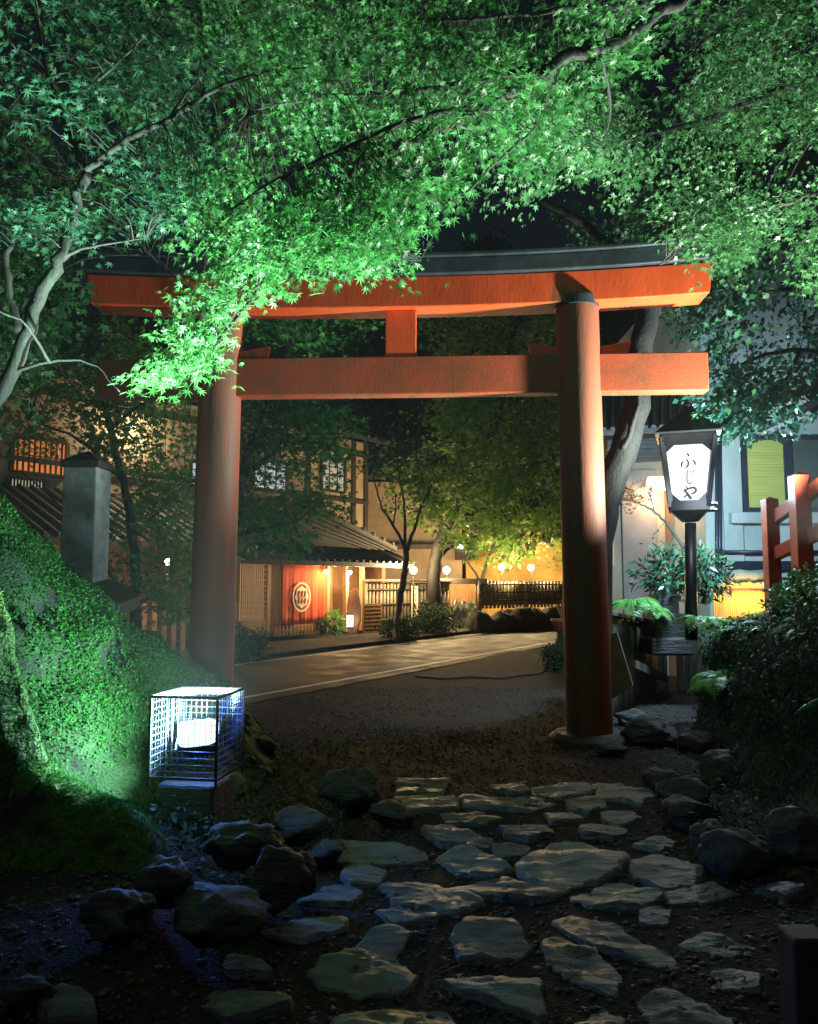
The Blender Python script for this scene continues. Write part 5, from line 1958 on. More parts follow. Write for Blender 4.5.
for k in range(5):
    py = 440 + 4.6 * k
    tr.bar(P(606, py + 3, EY - 0.7 + 0.08 * k), P(664, py, EY - 0.7 + 0.08 * k), 0.16, 0.09)
tr.build('tiled_eave', 'rooftile', eh, bevel=0.015)
xa, xb, za, zb_ = R(606, 613, 530, 565, EY)
MB().box((xa, EY - 0.05, za), (xb, EY - 0.004, zb_)).build('window', 'shoji', eh)
pw = P(656, 483, EY - 0.35)
wl = MB()
kk = pw.y / F
wl.tube([pw + Vector((0, 0, 0.10)), pw + Vector((0, 0, -0.13))], [0.15, 0.19], 14)
wlo = wl.build('wall_lamp', 'shade', eh)
MB().bar(pw + Vector((0, 0, -0.1)), pw + Vector((0, 0.34, -0.1)), 0.03, 0.03).build('bracket', 'black_metal', wlo)
lamp('wall_lamp_light', 'POINT', pw + Vector((0, -0.05, -0.28)), 36, (1.0, 0.68, 0.32), 0.12)

# red stair railing
rl = thing('stair_railing', P(775, 590, 8.6), 'red painted wooden stair railing climbing beside the white house', 'railing')
for (px0, px1, pt, pb, Y) in ((768, 781, 499, 600, 8.7), (797.5, 813.5, 474, 604, 8.2), (840, 858, 440, 600, 7.7)):
    x0, x1, z0, z1 = R(px0, px1, pt, pb, Y)
    mb = MB().box((x0, Y, z0 - 0.25), (x1, Y + (x1 - x0), z1))
    k = [Vector((x0, Y, z1)), Vector((x1, Y, z1)), Vector((x1, Y + x1 - x0, z1)), Vector((x0, Y + x1 - x0, z1))]
    mb.add(k + [Vector(((x0 + x1) / 2, Y + (x1 - x0) / 2, z1 + 0.035))], [(0, 1, 4), (1, 2, 4), (2, 3, 4), (3, 0, 4)])
    mb.build('post', 'redwood', rl, bevel=0.008)
rm = MB()
for pa, pb, pc in (((774, 518.5), (805, 497), (850, 462)), ((774, 555), (805, 540), (850, 515))):
    A, B, C = P(pa[0], pa[1], 8.77), P(pb[0], pb[1], 8.28), P(pc[0], pc[1], 7.78)
    rm.bar(A, B, 0.09, 0.14)
    rm.bar(B, C, 0.09, 0.14)
rm.build('rail', 'redwood', rl, bevel=0.008)

# amber bamboo screen and canvas roll
x0, x1, z0, z1 = R(714, 768, 583, 622, 11.6)
bs = thing('bamboo_screen', ((x0 + x1) / 2, 11.6, z0), 'amber lit bamboo screen below the window, at the bank crest', 'screen')
mb = MB()
n = 26
for k in range(n + 1):
    x = x0 + (x1 - x0) * k / n
    mb.tube([(x, 11.6, z0 - 0.3), (x, 11.6, z1 + random.uniform(-0.03, 0.02))], 0.013, 6)
mb.build('canes', 'amberlit_cane', bs)
MB().bar((x0, 11.57, z1 - 0.1), (x1, 11.57, z1 - 0.1), 0.02, 0.03).build('tie', 'darkwood', bs)
lamp('screen_light', 'POINT', ((x0 + x1) / 2 + 0.05, 11.3, z1 - 0.22), 42, (1.0, 0.46, 0.07), 0.08)
p0, p1 = P(726, 578, 11.75), P(768, 575, 11.75)
tp = MB().tube([p0, p0.lerp(p1, 0.3) + Vector((0, 0, 0.015)), p0.lerp(p1, 0.6) - Vector((0, 0, 0.01)), p1], [0.09, 0.1, 0.095, 0.09], 12, 0.05).build('canvas_roll', 'tarp', None, smooth=True)
base_at(tp)
tag(tp, 'rolled grey green canvas lying on top of the amber screen', 'canvas roll')

# small tapered post and pot left of the right pillar
q = G(562, 660)
pot = thing('flower_pot', (q.x, q.y, 0), 'terracotta pot on a post, half hidden behind the right gate pillar', 'pot')
zt_ = P(562, 626, q.y).z
MB().tube([(q.x, q.y, -0.05), (q.x, q.y, zt_ - 0.12)], 0.10, 12).build('post', 'darkwood', pot)
MB().lathe((q.x, q.y, zt_ - 0.118), [(0.14, 0), (0.2, 0.2), (0.23, 0.21), (0.23, 0.27), (0.19, 0.27)], 20).build('bowl', 'pot', pot, smooth=True)
MB().tube([(q.x + 0.06, q.y, zt_ + 0.14), (q.x + 0.06, q.y, P(562, 598, q.y).z)], [0.07, 0.045], 10).build('stake', 'redwood', pot)


# ================================================================== BUSHES
def bush(name, label, c, rx, rz, n, size, tpl, leaf, stems=8, group=None, cat='bush'):
    c = Vector(c)
    t = thing(name, c, label, cat, group)
    L = Leaves()
    v = rng.normal(0, 1, (n, 3))
    v /= np.linalg.norm(v, axis=1, keepdims=True)
    r = rng.random(n) ** 0.4
    k = np.array([1 + 0.5 * noise.noise(Vector((a[0] * 2.2 + c.x * 3, a[1] * 2.2, a[2] * 2.2))) for a in v])
    pos = np.array(c) + np.array((0, 0, rz)) + v * (r * k)[:, None] * np.array((rx, rx, rz))
    pos[:, 2] = np.maximum(pos[:, 2], c.z + 0.02)
    L.add(tpl, pos, v + rng.normal(0, 0.6, v.shape), v * 0.5 + np.array((0, 0, 0.7)) + rng.normal(0, 0.5, v.shape), size * rng.uniform(0.6, 1.2, n))
    mb = MB()
    for _ in range(stems):
        e = c + Vector((random.gauss(0, rx * 0.5), random.gauss(0, rx * 0.5), rz * random.uniform(1.0, 1.6)))
        mb.tube([c + Vector((random.gauss(0, 0.03), random.gauss(0, 0.03), -0.05)), c.lerp(e, 0.5) + Vector((0, 0, 0.04)), e], [0.012, 0.009, 0.004], 5)
    mb.build('stem', 'darkbark', t)
    L.build('foliage', leaf, t)
    return t


bush('bush', 'dark round bush beside the terracotta pot, left of the right pillar', G(556, 672), 0.26, 0.26, 1500, 0.05, OVAL, 'ferndark')
bush('shrub', 'small clipped shrub at the road edge just right of the left pillar', G(254, 661), 0.34, 0.36, 1400, 0.06, OVAL, 'mapledeep')
bush('shrub', 'low dark shrub at the road edge hugging the left pillar', G(241, 663), 0.25, 0.4, 900, 0.06, OVAL, 'ferndark')
bush('entrance_plant', 'bright broad leaved plant between the curtain and the standing board', RQ(334, 633, 0.4) * 1.0, 0.24, 0.34, 120, 0.26, LANCE, 'fernlight', cat='plant')
bush('entrance_plant', 'small dark plant at the right foot of the curtain', RQ(322, 633, 0.5), 0.22, 0.22, 200, 0.12, LANCE, 'ferndark', cat='plant')
bush('bush', 'dark bush at the foot of the bamboo fence below the white sign', G(432, 636), 0.75, 0.5, 2600, 0.09, OVAL, 'ferndark')
bush('bush', 'low dark bush beside the slender tree at the fence', G(400, 641), 0.6, 0.32, 1500, 0.09, OVAL, 'ferndark')
bush('shrub', 'long leaved shrub behind the lantern post', P(668, 600, 11.2), 0.42, 0.36, 700, 0.14, LANCE, 'evergreen')
bush('shrub', 'long leaved shrub right of the lantern post', P(706, 600, 10.6), 0.36, 0.34, 520, 0.13, LANCE, 'evergreen')
bush('shrub', 'small leaved shrub under the red stair railing', P(790, 622, 8.2), 0.24, 0.18, 700, 0.05, OVAL, 'mapledeep')
bush('shrub', 'spreading leafy shrub on the bank crest at the right frame edge', P(818, 618, 7.4), 0.42, 0.24, 1100, 0.055, OVAL, 'fern')

# ================================================================== TREES
def pl(*pts):
    return [P(*p) for p in pts]


# overhead maple: its trunk stands right of the frame, boughs reach left over the path
limbs = [
    ([Vector((3.5, 3.9, 0.0)), Vector((3.4, 4.0, 2.0)), Vector((3.1, 4.3, 4.2)), P(760, -70, 4.9)], 0.15, 0.075),
    (pl((760, -70, 4.9), (676, 0, 4.8), (600, 44, 4.75), (553, 66, 4.7), (487, 105, 4.7), (400, 146, 4.65), (355, 170, 4.6), (305, 228, 4.55), (268, 268, 4.5), (225, 335, 4.5), (175, 385, 4.5)), 0.055, 0.005),
    (pl((553, 66, 4.7), (466, 82, 4.8), (400, 94, 4.9), (330, 96, 5.0), (250, 110, 5.1)), 0.026, 0.005),
    (pl((487, 105, 4.7), (420, 118, 4.4), (340, 150, 4.3), (260, 190, 4.3), (210, 230, 4.3)), 0.02, 0.005),
    (pl((553, 66, 4.7), (540, 120, 5.0), (500, 160, 5.1), (450, 210, 5.2), (420, 260, 5.2)), 0.016, 0.004),
    (pl((400, 146, 4.65), (370, 200, 4.8), (340, 240, 4.9), (330, 270, 4.9)), 0.012, 0.004),
    (pl((676, 0, 4.8), (560, 10, 5.2), (450, 20, 5.4), (340, 20, 5.5)), 0.03, 0.006),
    (pl((600, 44, 4.75), (610, 110, 5.3), (600, 150, 5.5)), 0.018, 0.004),
]
tipA = [(128, 388), (165, 350), (200, 285), (245, 225), (310, 190), (400, 180), (420, 225), (400, 268), (330, 262), (262, 292), (218, 345), (190, 388), (172, 385)]
body = [(190, 250), (210, 150), (300, 90), (420, 60), (560, 60), (600, 140), (540, 160), (470, 185), (420, 225), (380, 235), (300, 240)]
topb = [(180, -30), (700, -30), (640, 60), (560, 80), (400, 90), (230, 120)]
tri = [(300, 250), (405, 245), (410, 294), (385, 283), (330, 262)]
crowns = [
    dict(pts=poly_points(tipA, 120, (4.0, 4.8)), tpl=MAPLE7, n=32, rad=0.18, size=0.046, droop=(-0.75, 0, -0.65), flat=0.08, tilt=0.34),
    dict(pts=poly_points(body, 175, (4.2, 5.8), 0.36, 0.016, 1), tpl=MAPLE7, n=40, rad=0.26, size=0.047, droop=(-0.75, 0, -0.42), flat=0.08, tilt=0.36),
    dict(pts=poly_points(topb, 125, (4.3, 6.2), 0.44, 0.014, 2), tpl=MAPLE7, n=38, rad=0.30, size=0.05, droop=(-0.7, 0, -0.35), flat=0.08, tilt=0.36),
    dict(pts=poly_points(tri, 16, (5.0, 5.4)), tpl=MAPLE7, n=24, rad=0.18, size=0.042, droop=(0.5, 0, -0.6), tilt=0.5),
]
make_tree('maple_tree', 'big maple reaching over the path from the right, its bright boughs hanging before the gate', 'maple tree', (3.5, 3.9, 0), limbs, crowns, 'darkbark', 'maple', twig=0.0035, maxtwig=0.9)

# left maple with the pale forked trunk
tb0 = P(-60, 520, 5.3)
limbs = [
    ([tb0 - Vector((0.05, -0.1, 0.4)), P(-20, 430, 5.3), P(14, 368, 5.3), P(40, 300, 5.25), P(62, 250, 5.2), P(76, 205, 5.2), P(86, 172, 5.15)], 0.062, 0.034),
    (pl((86, 172, 5.15), (120, 145, 5.05), (170, 118, 4.95), (215, 90, 4.9), (270, 72, 4.85), (330, 66, 4.8)), 0.028, 0.006),
    (pl((170, 118, 4.95), (185, 95, 5.0), (198, 80, 5.0)), 0.012, 0.004),
    (pl((60, 258, 5.2), (90, 246, 5.25), (146, 238, 5.3)), 0.018, 0.005),
    (pl((12, 372, 5.3), (50, 362, 5.2), (90, 362, 5.2), (120, 392, 5.2)), 0.016, 0.004),
    (pl((18, 332, 5.6), (10, 290, 5.6), (6, 260, 5.6), (14, 238, 5.6)), 0.03, 0.022),
    (pl((86, 172, 5.15), (60, 110, 5.3), (40, 40, 5.4), (30, -40, 5.5)), 0.03, 0.012),
    (pl((60, 110, 5.3), (110, 70, 5.0), (150, 30, 4.9)), 0.014, 0.004),
    (pl((50, 362, 5.2), (20, 320, 4.9), (-40, 300, 4.8)), 0.012, 0.004),
]
cr1 = [(-20, -30), (200, -30), (230, 60), (210, 130), (180, 230), (110, 200), (60, 130), (-20, 150)]
cr2 = [(-20, 190), (60, 195), (120, 215), (190, 180), (170, 215), (100, 236), (60, 240), (-20, 255)]
cr3 = [(100, 130), (220, 120), (205, 205), (150, 205)]
crowns = [
    dict(pts=poly_points(cr1, 70, (4.6, 5.8), 0.46, 0.014, 5), tpl=MAPLE7, n=30, rad=0.27, size=0.055, droop=(0.5, 0, -0.4), flat=0.09, tilt=0.4),
    dict(pts=poly_points(cr2, 34, (5.0, 6.0), 0.40, 0.02, 6), tpl=MAPLE7, n=26, rad=0.24, size=0.045, droop=(0.5, 0, -0.3), tilt=0.5),
    dict(pts=poly_points(cr3, 20, (4.8, 5.4)), tpl=MAPLE7, n=30, rad=0.22, size=0.045, droop=(0.6, 0, -0.4), tilt=0.5),
]
make_tree('maple_tree', 'slender maple with pale forked trunk leaning in from the left edge', 'maple tree', tb0, limbs, crowns, 'bark', 'mapleteal', twig=0.0035, maxtwig=0.9)

# dark tree behind it, far upper left
b0 = Vector((-5.4, 8.3, 0))
limbs = [
    ([b0, Vector((-5.2, 8.3, 3)), P(-60, 120, 8.3), P(0, 0, 8.2), P(60, -120, 8.2)], 0.26, 0.1),
    (pl((0, 0, 8.2), (90, 20, 7.8), (200, -10, 7.2), (300, 0, 7.0)), 0.08, 0.02),
    (pl((-60, 120, 8.3), (40, 180, 8.0), (120, 230, 7.8), (200, 300, 7.8)), 0.06, 0.01),
    (pl((-60, 220, 8.3), (20, 330, 8.2), (90, 400, 8.4)), 0.05, 0.01),
    (pl((200, -10, 7.2), (203, 30, 7.1), (208, 74, 7.1)), 0.045, 0.02),
]
cr1 = [(-20, -30), (260, -30), (330, 120), (200, 220), (90, 225), (62, 300), (40, 400), (-20, 400)]
crowns = [dict(pts=poly_points(cr1, 260, (6.4, 9.2), 0.36, 0.012, 9), tpl=MAPLE5, n=40, rad=0.42, size=0.07, droop=(0.5, 0, -0.5), tilt=0.5)]
make_tree('broadleaf_tree', 'shadowy dark green tree filling the upper left behind the slender maple', 'tree', b0, limbs, crowns, 'darkbark', 'mapledeep', twig=0.006)

# right canopy, small leaves before the lintel end
b0 = Vector((5.9, 8.0, 0))
limbs = [
    ([b0, Vector((5.8, 8.0, 3)), P(930, 200, 7.6), P(860, 60, 7.3), P(800, -60, 7.1)], 0.22, 0.09),
    (pl((860, 60, 7.3), (780, 90, 7.0), (700, 120, 6.8), (620, 140, 6.6)), 0.05, 0.008),
    (pl((930, 200, 7.6), (840, 190, 7.2), (760, 210, 7.0), (690, 240, 6.9), (660, 265, 6.8)), 0.045, 0.006),
    (pl((830, 0, 7.2), (740, 20, 7.0), (690, 50, 6.8)), 0.03, 0.006),
    (pl((740, 20, 7.0), (728, 60, 7.0), (715, 110, 7.0)), 0.012, 0.004),
]
cA = [(585, 60), (700, 10), (840, -30), (840, 300), (770, 250), (712, 250), (672, 236), (645, 205), (610, 180), (560, 165), (545, 120)]
cB = [(665, 200), (735, 200), (742, 258), (705, 262), (676, 240)]
cC = [(470, 130), (600, 100), (610, 165), (560, 185), (500, 200)]
crowns = [dict(pts=poly_points(cA, 200, (6.0, 8.2), 0.42, 0.016, 12), tpl=MAPLE5, n=60, rad=0.30, size=0.045, droop=(-0.5, 0, -0.6), tilt=0.55),
          dict(pts=poly_points(cB, 30, (6.3, 7.0)), tpl=MAPLE5, n=50, rad=0.22, size=0.045, droop=(-0.4, 0, -0.7), tilt=0.55),
          dict(pts=poly_points(cC, 26, (5.8, 6.6)), tpl=MAPLE5, n=45, rad=0.26, size=0.045, droop=(-0.6, 0, -0.5), tilt=0.55)]
make_tree('maple_tree', 'small leaved maple hanging over the right end of the gate lintel', 'maple tree', b0, limbs, crowns, 'darkbark', 'mapleright', twig=0.004, maxtwig=0.9)

# evergreen behind the right pillar end, in front of the white house
b0 = Vector((6.3, 10.6, 0.6))
limbs = [
    ([b0, Vector((6.2, 10.5, 3)), P(850, 300, 10.2), P(830, 200, 10.2)], 0.16, 0.06),
    (pl((850, 360, 10.3), (800, 350, 10.0), (750, 360, 9.9), (710, 375, 9.9)), 0.05, 0.01),
    (pl((850, 300, 10.2), (790, 290, 10.2), (730, 300, 10.2)), 0.05, 0.01),
    (pl((800, 350, 10.0), (780, 390, 9.7), (750, 415, 9.6)), 0.03, 0.008),
]
cA = [(712, 270), (840, 240), (840, 420), (800, 405), (770, 428), (728, 428), (694, 400), (702, 340)]
cB = [(700, 385), (790, 370), (815, 400), (770, 432), (715, 430)]
crowns = [dict(pts=poly_points(cA, 80, (9.6, 11.0), 0.38, 0.02, 15), tpl=OVAL, n=60, rad=0.34, size=0.10, droop=(-0.5, 0, -0.5), tilt=0.6),
          dict(pts=poly_points(cB, 26, (9.2, 9.8)), tpl=OVAL, n=50, rad=0.28, size=0.095, droop=(-0.5, 0, -0.5), tilt=0.6)]
make_tree('evergreen_tree', 'glossy dark evergreen hanging over the lantern and the white house', 'tree', b0, limbs, crowns, 'darkbark', 'evergreen', twig=0.005)

# tall dark tree whose crown closes the sky over the gate
b0 = Vector((7.2, 15.5, 0))
limbs = [([b0, Vector((7.0, 15.4, 5)), P(720, 60, 15), P(640, -60, 14)], 0.34, 0.12),
         (pl((720, 60, 15), (560, 40, 13), (420, 20, 12), (300, 30, 11.5)), 0.1, 0.02),
         (pl((720, 60, 15), (640, 100, 13), (520, 120, 12.5)), 0.08, 0.02)]
crowns = [dict(pts=poly_points([(190, -40), (860, -40), (860, 240), (700, 250), (560, 160), (420, 150), (240, 180)], 170, (9.5, 14.5), 0.30, 0.012, 40), tpl=MAPLE5, n=44, rad=0.75, size=0.13, droop=(-0.4, 0, -0.4), tilt=0.5)]
make_tree('broadleaf_tree', 'high dark tree closing the sky above and behind the gate', 'tree', b0, limbs, crowns, 'darkbark', 'mapledeep', twig=0.008)

# leaning mossy trunk behind the right pillar
b0 = Vector(P(590, 640, 9.3)); b0.z = 0
limbs = [([b0, P(598, 545, 9.3), P(614, 480, 9.3), P(632, 420, 9.3), P(640, 360, 9.4), P(652, 300, 9.6), P(690, 220, 10)], 0.215, 0.13),
         (pl((622, 450, 9.15), (638, 405, 9.1), (636, 350, 9.2)), 0.04, 0.02),
         (pl((652, 300, 9.6), (620, 260, 11), (580, 220, 11.4), (540, 200, 12)), 0.12, 0.04)]
cA = [(560, 215), (640, 185), (720, 200), (740, 300), (690, 330), (640, 300), (600, 290)]
crowns = [dict(pts=poly_points(cA, 60, (10.5, 13), 0.35, 0.02, 17), tpl=MAPLE5, n=40, rad=0.4, size=0.07, droop=(-0.3, 0, -0.5), tilt=0.5)]
make_tree('leaning_tree', 'thick mossy trunk leaning right behind the right gate pillar', 'tree', b0, limbs, crowns, 'silhouette_bark', 'mapledeep', twig=0.006)

# yellow green maple beyond the gate, between the pillars
b0 = G(434, 632) + Vector((0.3, 1.2, 0))
limbs = [
    ([b0, P(434, 590, 27.2), P(436, 560, 27), P(445, 530, 26.5), P(465, 490, 26), P(490, 440, 25.5), P(505, 380, 25), P(515, 320, 25)], 0.30, 0.08),
    (pl((445, 530, 26.5), (425, 490, 25.5), (415, 450, 25), (425, 410, 24.5)), 0.13, 0.03),
    (pl((465, 490, 26), (510, 470, 25), (555, 460, 24)), 0.11, 0.03),
    (pl((490, 440, 25.5), (455, 400, 25), (440, 360, 25)), 0.09, 0.03),
    (pl((436, 560, 27), (455, 545, 27.4), (480, 535, 27.5)), 0.08, 0.03),
]
cA = [(398, 400), (440, 375), (470, 395), (565, 390), (570, 540), (520, 530), (470, 520), (430, 520), (404, 500), (410, 450)]
cB = [(425, 305), (560, 305), (560, 360), (420, 355)]
cC = [(420, 480), (470, 470), (565, 470), (568, 545), (500, 525), (450, 535)]
crowns = [dict(pts=poly_points(cA, 105, (22, 27), 0.46, 0.02, 20), tpl=MAPLE5, n=58, rad=0.95, size=0.16, droop=(-0.5, -0.2, -0.4), tilt=0.5),
          dict(pts=poly_points(cB, 40, (23, 27)), tpl=MAPLE5, n=50, rad=0.9, size=0.16, droop=(-0.5, -0.2, -0.4), tilt=0.5),
          dict(pts=poly_points(cC, 40, (22.5, 26)), tpl=MAPLE5, n=50, rad=0.8, size=0.15, droop=(-0.5, -0.2, -0.4), tilt=0.5)]
make_tree('maple_tree', 'yellow green maple lit by globe lamps in the middle of the gate opening', 'maple tree', b0, limbs, crowns, 'darkbark', 'mapleyellow', twig=0.012)

# slender dark tree at the fence
b0 = G(397, 644)
limbs = [
    ([b0, P(398, 612, 23.2), P(403, 580, 23.2), P(406, 560, 23.2), P(404, 545, 23.2)], 0.12, 0.08),
    (pl((405, 548, 23.2), (393, 525, 23.2), (382, 508, 23), (374, 480, 23)), 0.06, 0.02),
    (pl((405, 548, 23.2), (405, 520, 23.4), (402, 490, 23.4), (398, 470, 23.2)), 0.06, 0.02),
    (pl((406, 552, 23.2), (416, 525, 23), (422, 505, 23), (432, 485, 23)), 0.06, 0.02),
    (pl((393, 525, 23.2), (396, 500, 23.2), (388, 480, 23.2)), 0.03, 0.01),
]
cA = [(362, 450), (430, 430), (440, 500), (410, 512), (380, 500)]
crowns = [dict(pts=poly_points(cA, 30, (22.3, 24), 0.25, 0.03, 22), tpl=MAPLE5, n=22, rad=0.6, size=0.12, droop=(0, 0, -0.4), tilt=0.5)]
make_tree('young_tree', 'slender dark young tree with three forks in front of the bamboo fence', 'tree', b0, limbs, crowns, 'darkbark', 'mapledeep', twig=0.01)
# little trees in the lamplit yard
b0 = G(482, 628)
b0.y += 1.5
limbs = [([b0, P(480, 600, 31), P(483, 575, 31), P(492, 550, 31), P(500, 530, 31)], 0.12, 0.04),
         (pl((482, 585, 31), (470, 565, 31), (462, 552, 31)), 0.06, 0.02), (pl((492, 550, 31), (515, 535, 31), (535, 528, 31)), 0.05, 0.02)]
cA = [(462, 545), (500, 520), (560, 515), (562, 556), (520, 552), (490, 560)]
crowns = [dict(pts=poly_points(cA, 40, (30, 32.5), 0.3, 0.03, 23), tpl=MAPLE5, n=40, rad=0.7, size=0.15, droop=(0, 0, -0.5), tilt=0.5)]
make_tree('young_tree', 'low branching tree over the stone based bamboo fence', 'tree', b0, limbs, crowns, 'bark', 'mapleyellow', twig=0.01)

# tree before the restaurant, right of the left pillar
b0 = G(226, 668)
limbs = [([b0, P(222, 600, 14), P(226, 540, 14.4), P(240, 480, 14.8), P(262, 420, 15), P(285, 360, 15), P(300, 310, 15)], 0.16, 0.05),
         (pl((240, 480, 14.8), (280, 450, 15), (330, 430, 15.2)), 0.07, 0.015), (pl((226, 540, 14.4), (260, 530, 15), (300, 520, 15.2)), 0.06, 0.015),
         (pl((262, 420, 15), (310, 400, 15), (350, 400, 15)), 0.05, 0.015)]
cA = [(236, 400), (300, 395), (345, 420), (350, 458), (318, 455), (290, 452), (246, 458)]
cB = [(236, 492), (290, 486), (340, 500), (330, 520), (300, 540), (240, 550)]
cC = [(244, 306), (384, 306), (384, 330), (330, 348), (250, 345)]
crowns = [dict(pts=poly_points(cA, 60, (14, 17), 0.28, 0.025, 25), tpl=MAPLE5, n=46, rad=0.6, size=0.105, droop=(0.5, 0, -0.4), tilt=0.5),
          dict(pts=poly_points(cB, 42, (14, 17), 0.25, 0.025, 26), tpl=MAPLE5, n=46, rad=0.55, size=0.105, droop=(0.5, 0, -0.4), tilt=0.5),
          dict(pts=poly_points(cC, 34, (11, 14)), tpl=MAPLE5, n=34, rad=0.45, size=0.08, droop=(0.5, 0, -0.4), tilt=0.5),
          dict(pts=poly_points([(236, 450), (300, 450), (330, 470), (300, 495), (240, 495)], 22, (14, 17), 0.45, 0.03, 31), tpl=MAPLE5, n=30, rad=0.5, size=0.10, droop=(0.5, 0, -0.4), tilt=0.5)]
make_tree('maple_tree', 'dark maple before the restaurant roof, between left pillar and entrance', 'maple tree', b0, limbs, crowns, 'bark', 'maple', twig=0.008)

# tree left of the left pillar
b0 = Vector(P(135, 650, 11.5)); b0.z = 0
limbs = [([b0, P(136, 600, 11.5), P(133, 540, 11.5), P(122, 480, 11.4), P(110, 430, 11.2), P(100, 380, 11)], 0.09, 0.04),
         (pl((133, 540, 11.5), (160, 510, 11.6), (185, 480, 11.8)), 0.035, 0.01), (pl((122, 480, 11.4), (80, 440, 11), (30, 420, 10.8)), 0.035, 0.01),
         (pl((136, 600, 11.5), (110, 575, 11.3), (96, 545, 11), (60, 505, 10.6), (20, 470, 10.4)), 0.03, 0.008),
         (pl((110, 430, 11.2), (150, 400, 11), (200, 390, 11)), 0.03, 0.01)]
cA = [(-20, 395), (80, 385), (190, 400), (190, 520), (150, 520), (115, 470), (60, 450), (-20, 440)]
cB = [(110, 520), (188, 510), (190, 612), (150, 618), (112, 590)]
cC = [(-20, 380), (100, 330), (190, 330), (190, 400), (90, 410)]
crowns = [dict(pts=poly_points(cA, 80, (10.4, 12.5), 0.38, 0.02, 28), tpl=MAPLE5, n=44, rad=0.48, size=0.085, droop=(0.3, 0, -0.5), tilt=0.5),
          dict(pts=poly_points(cB, 40, (10.8, 12.5), 0.28, 0.02, 29), tpl=MAPLE5, n=44, rad=0.42, size=0.085, droop=(0.3, 0, -0.5), tilt=0.5),
          dict(pts=poly_points(cC, 40, (10.4, 12.5), 0.35, 0.02, 30), tpl=MAPLE5, n=40, rad=0.5, size=0.085, droop=(0.3, 0, -0.5), tilt=0.5)]
make_tree('maple_tree', 'dark maple around the stone pillar, left of the left gate pillar', 'maple tree', b0, limbs, crowns, 'bark', 'mapleyellow', twig=0.006)

# reddish branch by the wall lamp
b0 = P(689, 585, 11.9)
b0.z = 0.9
limbs = [([b0, P(686, 562, 11.9), P(672, 530, 11.9), P(655, 512, 11.9), P(638, 503, 11.9), P(622, 500, 11.9)], 0.035, 0.008),
         (pl((655, 512, 11.9), (648, 490, 11.9), (640, 478, 11.9)), 0.01, 0.004)]
crowns = [dict(pts=poly_points([(618, 486), (650, 484), (648, 508), (618, 520)], 14, (11.6, 12.2)), tpl=MAPLE5, n=14, rad=0.22, size=0.06, droop=(-0.5, 0, -0.3), tilt=0.5),
          dict(pts=poly_points([(640, 545), (668, 530), (662, 560)], 5, (11.6, 12.2)), tpl=OVAL, n=10, rad=0.15, size=0.06, droop=(-0.5, 0, -0.3), tilt=0.5)]
make_tree('sapling', 'thin curved sapling with reddish leaves beside the lantern post', 'sapling', b0, limbs, crowns, 'mossbark', 'redleaf', twig=0.004)


# dark conifers behind everything
def cedar(x, y, h, label, seed):
    r = random.Random(seed)
    t = thing('cedar_tree', (x, y, 0), label, 'cedar tree', 'dark cedars behind the gate')
    MB().tube([(x, y, -0.2), (x + 0.1, y, h * 0.4), (x, y, h)], [0.42, 0.3, 0.03], 10).build('trunk', 'darkbark', t, smooth=True)
    L = Leaves()
    for k in range(150):
        f = r.random() ** 0.8
        z = h * (0.22 + 0.77 * f)
        w = (1 - f) * h * 0.2 + 0.35
        az = r.uniform(0, 2 * PI)
        rr = w * math.sqrt(r.random())
        spray(L, (x + math.cos(az) * rr, y + math.sin(az) * rr, z), LANCE, 34, 0.9, 0.5, (math.cos(az), math.sin(az), -0.7), 0.5)
    L.build('crown', 'cedar', t)


cedar(3.4, 34, 17, 'tall dark cedar behind the lintel, above the middle of the gate', 1)
cedar(7.5, 30, 15, 'dark cedar above the right gate pillar in the gap of the canopy', 2)
cedar(-1.5, 40, 16, 'dark cedar behind the restaurant roof, left of the gate middle', 3)
cedar(10.5, 26, 18, 'dark cedar behind the entrance house roof', 4)

# ================================================================== LIGHT
# floodlights
lamp('floodlight', 'SPOT', flood_pos, 5600, (0.66, 1.0, 0.84), 0.07, flood_pos + Vector((0.14, -0.28, 0.9)), 118, 0.6)
lamp('floodlight_spill', 'SPOT', flood_pos + fdir * 0.03, 290, (0.5, 0.86, 0.9), 0.06, flood_pos + Vector((-0.80, 0.05, 0.5)), 170, 0.22)
lamp('floodlight_glow', 'POINT', flood_pos + fdir * 0.04, 30, (0.10, 0.24, 1.0), 0.06)
fr_ = Vector((4.08, 7.58, 2.0))
lamp('floodlight', 'SPOT', fr_, 3200, (0.86, 1.0, 0.84), 0.08, Vector((2.0, 7.2, 5.2)), 120, 0.5)

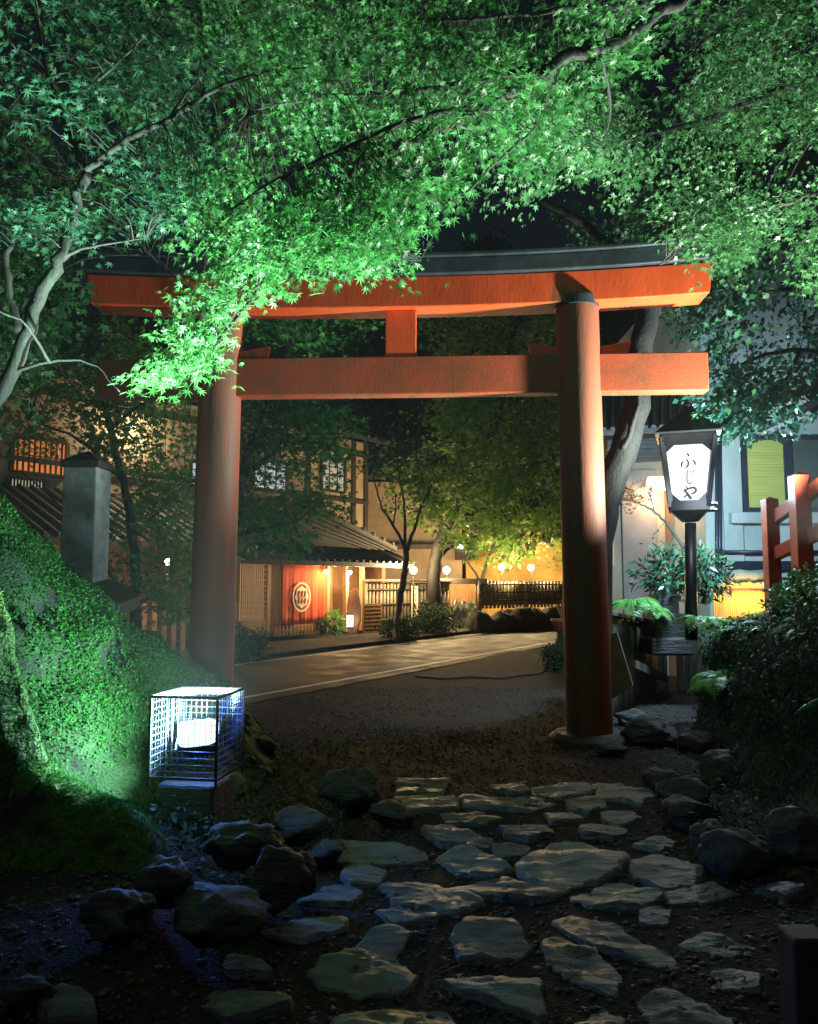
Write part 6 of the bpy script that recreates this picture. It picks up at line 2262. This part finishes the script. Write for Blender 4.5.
sun = bpy.data.lights.new('fill_sun', 'SUN')  # added fill sun behind the viewer, brightens the path stones
sun.energy = 0.09
sun.angle = math.radians(12)
sun.color = (0.85, 0.95, 1.0)
so = bpy.data.objects.new('fill_sun', sun)
COL.objects.link(so)
so.rotation_euler = (math.radians(38), 0, math.radians(-22))

w = bpy.data.worlds.new('World')
scn.world = w
w.use_nodes = True
nt = w.node_tree
bg = nt.nodes['Background']
sky = nt.nodes.new('ShaderNodeTexSky')
sky.sky_type = 'NISHITA'
sky.sun_disc = False
sky.sun_elevation = math.radians(52)
sky.sun_rotation = math.radians(200)
nt.links.new(sky.outputs[0], bg.inputs[0])
bg.inputs[1].default_value = 0.0022

# added for bloom round the lamps: thin night mist
hz = MB().box((-290, -190, -1.5), (290, 290, 60)).build('bloom_haze', 'ink')
mh, nth, ndh, lkh = new_mat('night mist')
oh = ndh.new('ShaderNodeOutputMaterial')
vh = ndh.new('ShaderNodeVolumePrincipled')
vh.inputs['Density'].default_value = 0.00042
vh.inputs['Color'].default_value = (0.85, 0.92, 1.0, 1)
vh.inputs['Anisotropy'].default_value = 0.35
lkh.new(vh.outputs[0], oh.inputs['Volume'])
hz.data.materials.clear()
hz.data.materials.append(mh)
tag(hz, 'thin cool mist added for bloom round the lamps', 'glow', kind='stuff')

# ================================================================== CAMERA
cam = bpy.data.cameras.new('camera')
cam.sensor_fit = 'VERTICAL'
cam.sensor_height = 24
cam.lens = F / 1024 * 24
cam.clip_start = 0.05
cam.clip_end = 800
co = bpy.data.objects.new('camera', cam)
COL.objects.link(co)
co.location = (0, 0, H)
co.rotation_euler = (PI / 2 + TH, 0, 0)
scn.camera = co

scn.view_settings.view_transform = 'Standard'
scn.view_settings.look = 'None'
scn.view_settings.exposure = 0.22
scn.view_settings.gamma = 1
scn.view_settings.use_curve_mapping = False
try:
    scn.cycles.use_denoising = True
    scn.cycles.denoiser = 'OPENIMAGEDENOISE'
    scn.cycles.sample_clamp_indirect = 4
    scn.cycles.max_bounces = 6
    scn.cycles.diffuse_bounces = 3
    scn.cycles.glossy_bounces = 3
    scn.cycles.transmission_bounces = 4
    scn.cycles.caustics_reflective = False
    scn.cycles.caustics_refractive = False
    scn.cycles.use_adaptive_sampling = False
except Exception:
    pass
